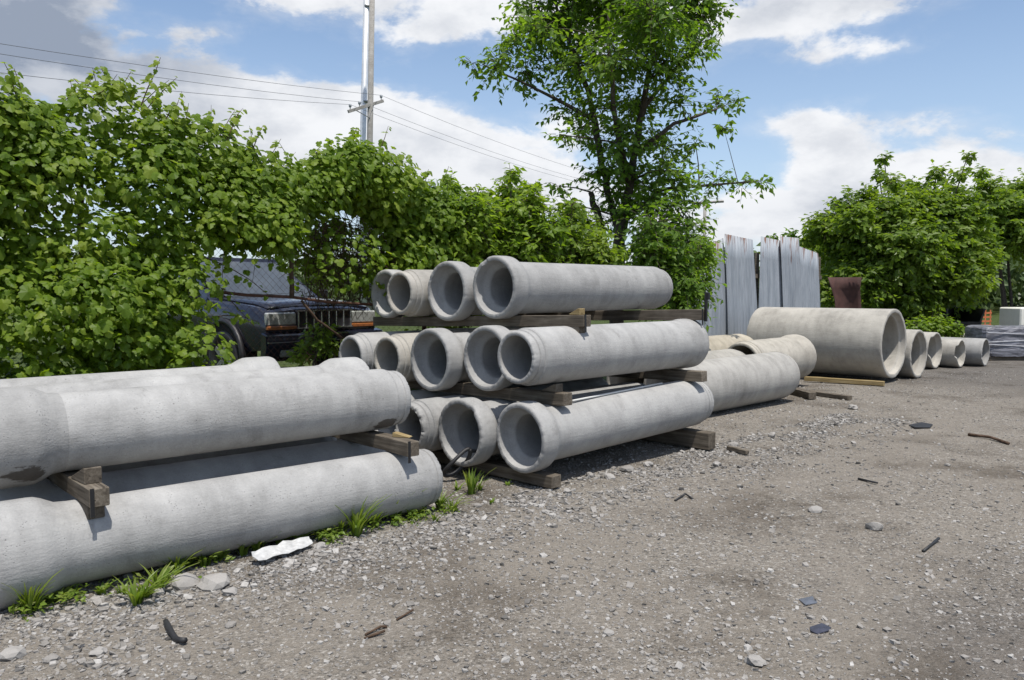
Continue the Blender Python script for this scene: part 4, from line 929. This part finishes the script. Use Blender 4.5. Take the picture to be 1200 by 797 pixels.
MB().tube([(.84, -.55, 1.15), (.80, .1, 1.17)], .008, 5).build('wiper', DARKP, car); MB().tube([(.84, .0, 1.15), (.80, .62, 1.17)], .008, 5).build('wiper', DARKP, car)

# ------------------------------------------------------------------ poles and wires
PGREY = wood_mat('grey_pole_wood', (.20, .185, .165), (.30, .285, .26), (.40, .385, .36)); PWHITE = plain('zinc_pole', (.62, .63, .64), .45, .3, .12, 3)
def world_tube(name, a, b, r0, r1, mat, seg=14): return None
P1d = 35.0
w1 = at_y(433, 190, P1d); ub = Vector((w1.x, w1.y, 0))
up = empty('utility_pole', ub); tag(up, 'weathered wooden utility pole with a crossarm behind the vine', 'pole', 'utility poles along the power lines')
t1_ = at_y(437.0, -60, P1d); MB().tube([(0, 0, 0), w1 - ub, t1_ - ub], [.17, .13, .11], 14).build('shaft', PGREY, up, True)
ca, cb_ = at_y(409, 132, P1d - .5), at_y(450, 119.5, P1d + .5); cm = (ca + cb_) / 2; dv = (cb_ - ca)
bx_ = MB().box((0, 0, 0), (dv.length, .10, .13)).build('crossarm', PGREY, up, False, .01); bx_.location = cm - ub + Vector((0, -.2, 0)); bx_.rotation_euler = dv.to_track_quat('X', 'Z').to_euler()
for t in (.06, .32, .94):
    p = ca.lerp(cb_, t) - ub + Vector((0, -.2, .07)); MB().tube([p, p + Z_ * .06, p + Z_ * .10, p + Z_ * .18, p + Z_ * .21], [.02, .02, .06, .065, .03], 8).build('insulator', plain('porcelain', (.28, .3, .32), .3), up, True)
for t in (.22, .72): MB().tube([ca.lerp(cb_, t) - ub + Vector((0, -.2, -.05)), at_y(434, 139, P1d) - ub + Vector((0, -.12, 0))], .02, 5).build('brace', STEEL, up)
mb_ = at_y(424.5, 190, 37); mg = Vector((mb_.x, mb_.y, 0)); mp = empty('metal_mast', mg); tag(mp, 'tall bright metal mast right beside the wooden utility pole', 'mast')
m1_ = at_y(431.5, -60, 37) - mg; MB().tube([(0, 0, 0) , mb_ - mg, m1_], [.15, .13, .15], 16).build('shaft', PWHITE, mp, True)
for t in (.35, .6, .85): p = Vector((0, 0, 0)).lerp(m1_, t); MB().tube([p - Z_ * .04, p + Z_ * .04], .175, 16).build('band', STEEL, mp, True)
w2 = at_y(826, 245, 73); ub2 = Vector((w2.x, w2.y, 0)); up2 = empty('utility_pole', ub2); tag(up2, 'distant utility pole with a crossarm rising above the corrugated sheets', 'pole', 'utility poles along the power lines')
MB().tube([(0, 0, 0), (0, 0, at_y(826, 230, 73).z)], [.2, .14], 12).build('shaft', PGREY, up2, True)
c2a, c2b = at_y(812, 238, 73), at_y(848, 236, 73); MB().tube([c2a - ub2, c2b - ub2], .12, 4).build('crossarm', PGREY, up2)
ends2 = [c2a.lerp(c2b, t) + Z_ * .2 for t in (.06, .35, .94)]
ends1 = [ca.lerp(cb_, t) + Vector((0, -.2, .26)) for t in (.06, .32, .94)]
ends0 = [at_y(0, y, 20.5) for y in (62, 40, 28)]
WIRE = plain('wire', (.10, .10, .11), .6)
names_ = ('lowest power line strung to the crossarm end over the vine', 'middle power line strung between the two utility poles', 'uppermost power line strung between the two utility poles')
for i in range(3):
    A, B, C = ends0[i], ends1[i], ends2[i]; A2 = A + (A - B) * 1.4; pts = []
    for t in np.linspace(0, 1, 14): p = A2.lerp(B, t); pts.append(p + Z_ * (-.5 * (4 * t * (1 - t))))
    for t in np.linspace(0.05, 1, 16): p = B.lerp(C, t); pts.append(p + Z_ * (-.9 * (4 * t * (1 - t))))
    o = MB().tube(pts, .007, 5, False).build('power_line', WIRE, None, True); tag(o, names_[i], 'wire', 'power lines')
o = MB().tube([at_y(434, 172, 34.8), at_y(470, 203, 30), at_y(520, 225, 26), at_y(600, 262, 22)], .008, 5, False).build('guy_wire', WIRE, None, True); tag(o, 'slanting guy wire dropping from the wooden pole behind the shrubs', 'wire')

# ------------------------------------------------------------------ grass tufts, weeds and litter
def tuft(px, py, h, nb, spread, label, group, seed, lean=(0, 0)):
    p = gnd(px, py); root_z = hground(p.x, p.y); r_ = random.Random(seed); V, Fc, tt = [], [], []
    for _ in range(nb):
        a = r_.uniform(0, 2 * pi); L = h * r_.uniform(.5, 1.1); w = r_.uniform(.006, .014); o_ = Vector((cos(a), sin(a), 0)); sd = Vector((-sin(a), cos(a), 0)); b0 = o_ * r_.uniform(0, .03); out = r_.uniform(.2, 1.0) * spread; ti = r_.uniform(.2, 1)
        base_i = len(V); ln = Vector((lean[0], lean[1], 0)) * L
        for j in range(5):
            t = j / 4; c = b0 + (o_ * out * L) * t ** 1.5 + ln * t * t + Z_ * (L * (t - .38 * spread * t * t)); ww = w * (1 - t) ** .6 * (.7 + 1.2 * t * (1 - t))
            V += [c - sd * ww, c + sd * ww + Z_ * .002]; tt += [ti * (.6 + .4 * t)] * 2
        Fc += [(base_i + 2 * j, base_i + 2 * j + 1, base_i + 2 * j + 3, base_i + 2 * j + 2) for j in range(4)]
    o = link('grass_tuft', np_mesh('grass_tuft', V, Fc, True, tt), GRASS); o.location = (p.x, p.y, root_z); tag(o, label, 'grass', group)
TG = 'grass tufts along the pipes'
TL = 'green grass tuft growing along the foot of the weedy front pipe'
for i, (px, py, h, nb, sp) in enumerate([(36, 714, .20, 26, .7), (160, 702, .16, 18, .9), (185, 688, .17, 18, .9), (208, 668, .15, 22, .8), (222, 660, .1, 12, 1), (302, 644, .13, 18, .8), (328, 636, .10, 14, 1), (378, 628, .11, 14, 1), (418, 626, .26, 26, .65), (464, 608, .22, 22, .6), (492, 600, .13, 16, .8), (516, 596, .17, 20, .8), (530, 598, .14, 14, 1), (350, 634, .08, 12, 1), (70, 700, .08, 10, 1), (120, 690, .07, 10, 1), (172, 694, .12, 14, .9), (240, 660, .11, 12, .9), (285, 648, .12, 14, .9), (400, 624, .14, 12, .8), (438, 616, .16, 14, .7), (480, 604, .13, 12, .8), (255, 655, .08, 12, 1), (145, 690, .07, 8, 1.0), (510, 610, .1, 8, .8)]):
    lb = ('green grass tuft before the bell of the weedy front pipe' if px < 130 else 'green grass tuft among the pale stones by the front pipe' if px < 260 else
          'green grass tuft beside the white paper scrap' if px < 400 else 'tall spiky grass tuft under the plain end of the weedy front pipe' if h > .2 else 'short grass tuft at the plain end of the weedy front pipe')
    tuft(px, py, h * 1.25, int(nb * 1.7), sp, lb, lb.replace('tuft', 'tufts', 1), 50 + i, (.15, -.05))
for i, (px, py, h, nb, sp) in enumerate([(553, 577, .26, 34, .55), (562, 572, .14, 16, .9), (536, 572, .1, 12, 1), (595, 566, .06, 8, 1), (575, 588, .06, 7, 1)]):
    tuft(px, py, h, nb, sp, 'green grass tuft before the hose-filled bell of the tall stack', 'grass tufts by the tall stack', 80 + i, (.1, -.05))
Pw, Nw, Tw, Sw, Tt = [], [], [], [], []
gq = np.random.default_rng(9)
for _ in range(2400):
    t = gq.random(); a_ = oa(t * 2.75 - .05, -.14 - abs(gq.normal(0, .08)), 0)
    if sin(t * 31) + sin(t * 13 + 1) + .6 * sin(t * 71) < .15 and gq.random() < .9: continue
    if (Vector((a_.x, a_.y, 0)) - gnd(333, 650)).length < .30: continue
    z_ = hground(a_.x, a_.y) + gq.uniform(.005, .07); Pw.append((a_.x, a_.y, z_)); Nw.append(gq.normal(0, .4, 3) + (0, 0, 1)); Tw.append(gq.normal(0, 1, 3)); Sw.append(gq.uniform(.018, .05)); Tt.append(gq.beta(2, 2))
o = leaves('low_weeds', np.array(Pw), np.array(Nw), np.array(Tw), np.array(Sw), np.array(Tt), GRASS, LEAF_V, LEAF_F, None); tag(o, 'low broadleaf weeds creeping along the foot of the front pipe', 'weeds', None, 'stuff')

def sheet(px_poly, name, mat, label, cat, zs, thick=.004):
    pts = [gnd(x, y) for x, y in px_poly]; c = sum(pts, Vector()) / len(pts); n = len(pts); ctr = Vector((0, 0, max(zs) * .8))
    V = [p - c + Z_ * (hground(p.x, p.y) + zs[i % len(zs)]) for i, p in enumerate(pts)] + [ctr]; V += [v - Z_ * thick for v in V]
    Fc = [(i, (i + 1) % n, n) for i in range(n)] + [((i + 1) % n + n + 1, i + n + 1, 2 * n + 1) for i in range(n)] + [(i, i + n + 1, (i + 1) % n + n + 1, (i + 1) % n) for i in range(n)]
    o = MB().add(V, Fc).build(name, mat); o.location = c; tag(o, label, cat); return o
PAPER = plain('white_paper', (.44, .44, .43), .8, 0, .22, 30)
pa, pb = gnd(300, 661), gnd(366, 640); pd = pb - pa; pn = Vector((-pd.y, pd.x, 0)).normalized(); V = []; r_ = random.Random(12); nu = 9
for j in range(4):
    for i in range(nu):
        t = i / (nu - 1); w = .04 + .018 * sin(t * 2.4) - .022 * (t > .8); p = pa + pd * (t + r_.uniform(-.02, .02)) + pn * ((j / 3 - .35) * w * 2 + r_.uniform(-.006, .006)); V.append(p - pa + Z_ * (.022 + .03 * (j / 3) + r_.uniform(-.006, .010)))
o = link('paper_scrap', py_mesh('paper_scrap', V, [(j * nu + i, j * nu + i + 1, (j + 1) * nu + i + 1, (j + 1) * nu + i) for j in range(3) for i in range(nu - 1)]), PAPER); o.location = pa
o.modifiers.new('thickness', 'SOLIDIFY').thickness = .003; tag(o, 'crumpled white paper scrap on the gravel beside the weedy front pipe', 'paper')
BLUE = plain('blue_plastic', (.04, .042, .06), .5, 0, .4, 15)
sheet([(949, 735), (963, 732), (974, 736), (971, 741), (958, 743), (950, 741)], 'plastic_scrap', BLUE, 'dark blue scrap of plastic pressed into the gravel', 'scrap', [.004, .010, .006, .012], .004)
sheet([(936, 702), (952, 699), (958, 706), (944, 710)], 'plastic_scrap', plain('grey_plastic', (.10, .11, .13), .5), 'grey flake of plastic lying before the dark blue scrap', 'scrap', [.004, .009], .004)
sheet([(1065, 499), (1080, 496), (1093, 498), (1090, 502), (1072, 503)], 'rubber_scrap', RUBBER, 'flat black rubber scrap on the gravel before the giant pipe', 'scrap', [.015, .025, .02], .01)
def rod(pxs, r, name, mat, label, cat, group=None):
    pts = [gnd(x, y) for x, y in pxs]; pts = [Vector((p.x, p.y, hground(p.x, p.y) + r + (.01 if i % 2 else 0))) for i, p in enumerate(pts)]; c = pts[0].copy()
    sub = [pts[i].lerp(pts[i + 1], t) for i in range(len(pts) - 1) for t in (0, .5)] + [pts[-1]]
    o = MB().tube([p - c for p in sub], [r * random.uniform(.75, 1.15) for _ in sub], 6).build(name, mat, None, True); o.location = c; tag(o, label, cat, group)
rod([(194, 725), (199, 738), (206, 748), (217, 752)], .014, 'rubber_strip', RUBBER, 'bent strip of black rubber on the gravel beyond the pale stones', 'rubber strip')
SG = 'dry sticks on the gravel'
for q in ([(428, 744), (446, 737), (453, 735)], [(465, 727), (484, 718)], [(427, 748), (451, 742)]): rod(q, .006, 'stick', STEM, 'short dry stick lying on the driven gravel', 'stick', SG)
for q in ([(1006, 562), (1028, 569)], [(1082, 646), (1100, 633)]): rod(q, .009, 'rubber_strip', RUBBER, 'thin dark strip lying alone on the open gravel', 'rubber strip', 'thin dark strips on the open gravel')
rod([(1135, 511), (1160, 515), (1182, 521)], .016, 'stick', STEM, 'long dark branch lying across the gravel before the wrapped pallet', 'stick')
rod([(791, 586), (803, 580), (812, 584)], .008, 'wire_scrap', RUBBER, 'kinked black wire scrap on the gravel by the tall stack', 'wire scrap')
print('elm leaves', n_elm, 'objects', len(bpy.data.objects))
